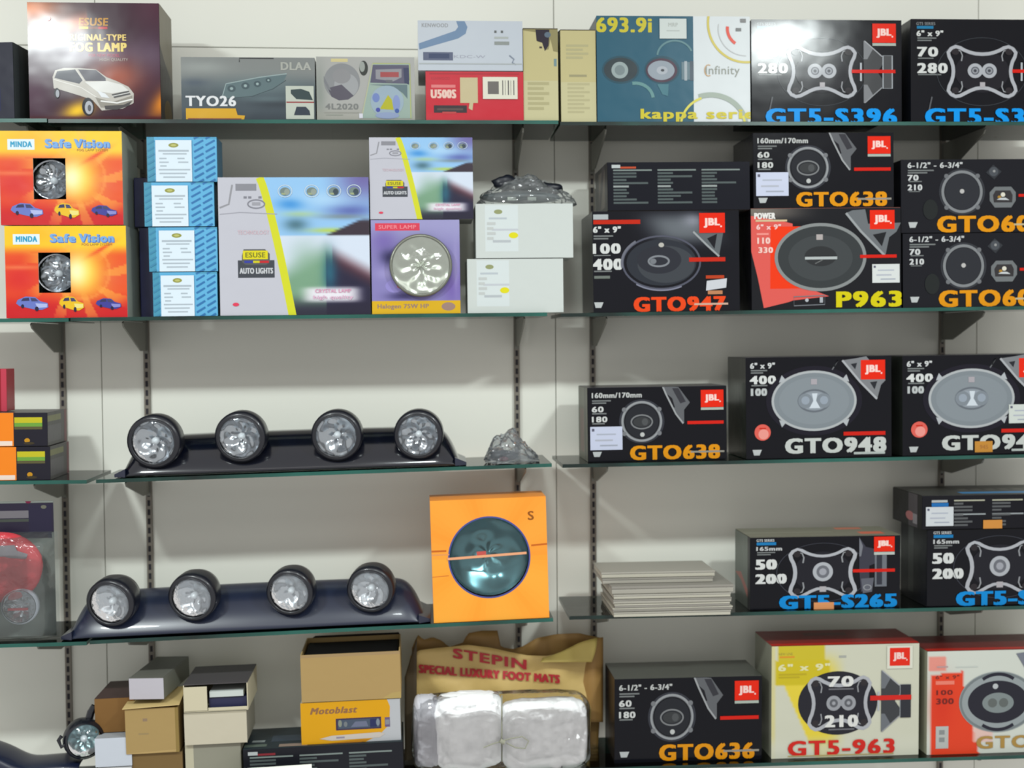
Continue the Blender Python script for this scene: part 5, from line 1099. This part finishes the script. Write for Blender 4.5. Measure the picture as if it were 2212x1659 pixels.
def tube(name, pts, r, m, parent, n=8):
    vs, fs = [], []
    for i,p_ in enumerate(pts):
        t_ = (Vector(pts[min(i+1,len(pts)-1)])-Vector(pts[max(i-1,0)])).normalized(); u = t_.cross(Vector((0,1,.01))).normalized(); w = t_.cross(u)
        for k_ in range(n): a = 2*math.pi*k_/n; vs.append(Vector(p_)+u*math.cos(a)*r+w*math.sin(a)*r)
    for i in range(len(pts)-1):
        for k_ in range(n): fs.append((i*n+k_, i*n+(k_+1)%n, (i+1)*n+(k_+1)%n, (i+1)*n+k_))
    return mesh(name, vs, fs, m, parent, True)
ow = Vector(wb.location); SM = mat('string_grey',(140,140,124),rough=.8)
tube('string', [P(1084,y,YF-.001-(0.004*math.sin((y-1500)/50)))-ow for y in range(1502,1650,12)], .0016, SM, wb)
tube('string', [P(1084+dx,1603+dy,YF-.008)-ow for dx,dy in ((-40,12),(-20,4),(0,-2),(20,-8),(44,-12),(58,-2),(50,14),(30,12),(10,2))], .0014, SM, wb)
tube('knot', [P(1080,1600,YF-.012)-ow, P(1090,1604,YF-.012)-ow], .005, SM, wb)
# clear wrap round the bundle
c_ = P(1083,1580,YF+.040); vs, fs = [], []
nu, nv = 60, 30
for j in range(nv+1):
    ph = -math.pi/2+math.pi*j/nv
    for i in range(nu):
        a = 2*math.pi*i/nu; sg = lambda v,p: math.copysign(abs(v)**p, v)
        x = sg(math.cos(a),.3)*sg(math.cos(ph),.3); y = sg(math.sin(a),.7)*sg(math.cos(ph),.7); z = sg(math.sin(ph),.3); n_ = mnoise.noise(Vector((x*5,z*5,y*3)))*.06
        vs.append((c_.x-ow.x+x*.190*(1+n_*.3), c_.y-ow.y+y*.046*(1+n_), max(.0005,c_.z-ow.z+z*.084*(1+n_*.5))))
for j in range(nv):
    for i in range(nu): fs.append((j*nu+i, j*nu+(i+1)%nu, (j+1)*nu+(i+1)%nu, (j+1)*nu+i))
mesh('clear_wrap', vs, fs, clear('wrap_film',(1,1,1),rough=.1,bump=.5,bscale=30), wb, False)

# ---- clear headlamp and dark plastic part at the bottom left
zl = zs('5L', P(60,1730,YF).x)+.001
tr = empty('bumper_part', (P(60,1700,YF+.05).x, YF+.07, zl)); tag(tr, 'dark curved plastic part at the bottom left, under the clear headlamp', 'car part')
ow2 = Vector(tr.location); vs, fs = [], []; ax = [(-160,1560),(-60,1590),(0,1606),(30,1622),(60,1636),(100,1632),(150,1628),(186,1632)]
for i,(x,y) in enumerate(ax):
    for (dy,dz) in ((-.055,-.035),(-.058,-.008),(-.03,0.0),(.04,-.004),(.07,-.03)):
        q = P(x,y,YF+.07)-ow2; vs.append((q.x, dy, q.z+dz))
for i in range(len(ax)-1):
    for j in range(4): fs.append((i*5+j,(i+1)*5+j,(i+1)*5+j+1,i*5+j+1))
o = mesh('shell', vs, fs, BARP, tr, True); md = o.modifiers.new('t','SOLIDIFY'); md.thickness = .003; md = o.modifiers.new('s','SUBSURF'); md.levels = md.render_levels = 2
ztopm = min(v[2] for v in vs)
for x in (-.12,.05): box('foot', x-.012,x+.012,-.04,.05,0,max(.02,P(60,1640,YF+.07).z-zl-.03), BARP, tr)
hp = P(182,1598,YF+.03); hl = empty('clear_headlamp', (hp.x,hp.y,hp.z)); tag(hl, 'small clear round headlamp with dark housing, left of the brown carton', 'lamp'); hl.rotation_euler = (0,0,.35)
lathe('housing', [(.034,-.010),(.040,-.004),(.042,.012),(.036,.04),(.018,.06),(.0001,.064)], BLACKP, hl)
facet_bowl('reflector', .033, .022, mat('smoked_chrome',(84,104,108)), hl, seg=8, jit=1.0, loc=(0,-.006,0)); bulb(hl, .007, 0)
lathe('lens', [(.0001,-.024),(.015,-.021),(.027,-.015),(.034,-.008)], LENS, hl)
tube('mounting_arm', [(-.03,.0,.0),(-.045,-.002,-.008),(-.05,.0,.006),(-.044,.0,.014)], .004, BLACKP, hl); tube('mounting_arm', [(.01,.02,.03),(.016,.02,.05),(.024,.02,.062)], .008, BLACKP, hl)
# white card lying across the bottom in front of the black carton
p0, p1 = P(480,1665,YF-.035), P(674,1652,YF-.035)
wc = empty('white_card', ((p0.x+p1.x)/2, YF-.03, (p0.z+p1.z)/2-.03), (0,-math.atan((p1.z-p0.z)/(p1.x-p0.x)),0)); tag(wc, 'bright white card standing at the bottom before the black carton', 'card')
hw_ = (p1.x-p0.x)/2; box('sheet', -hw_,hw_,-.003,0,-.02,.03, mat('white_card',(236,240,232),rough=.6), wc)
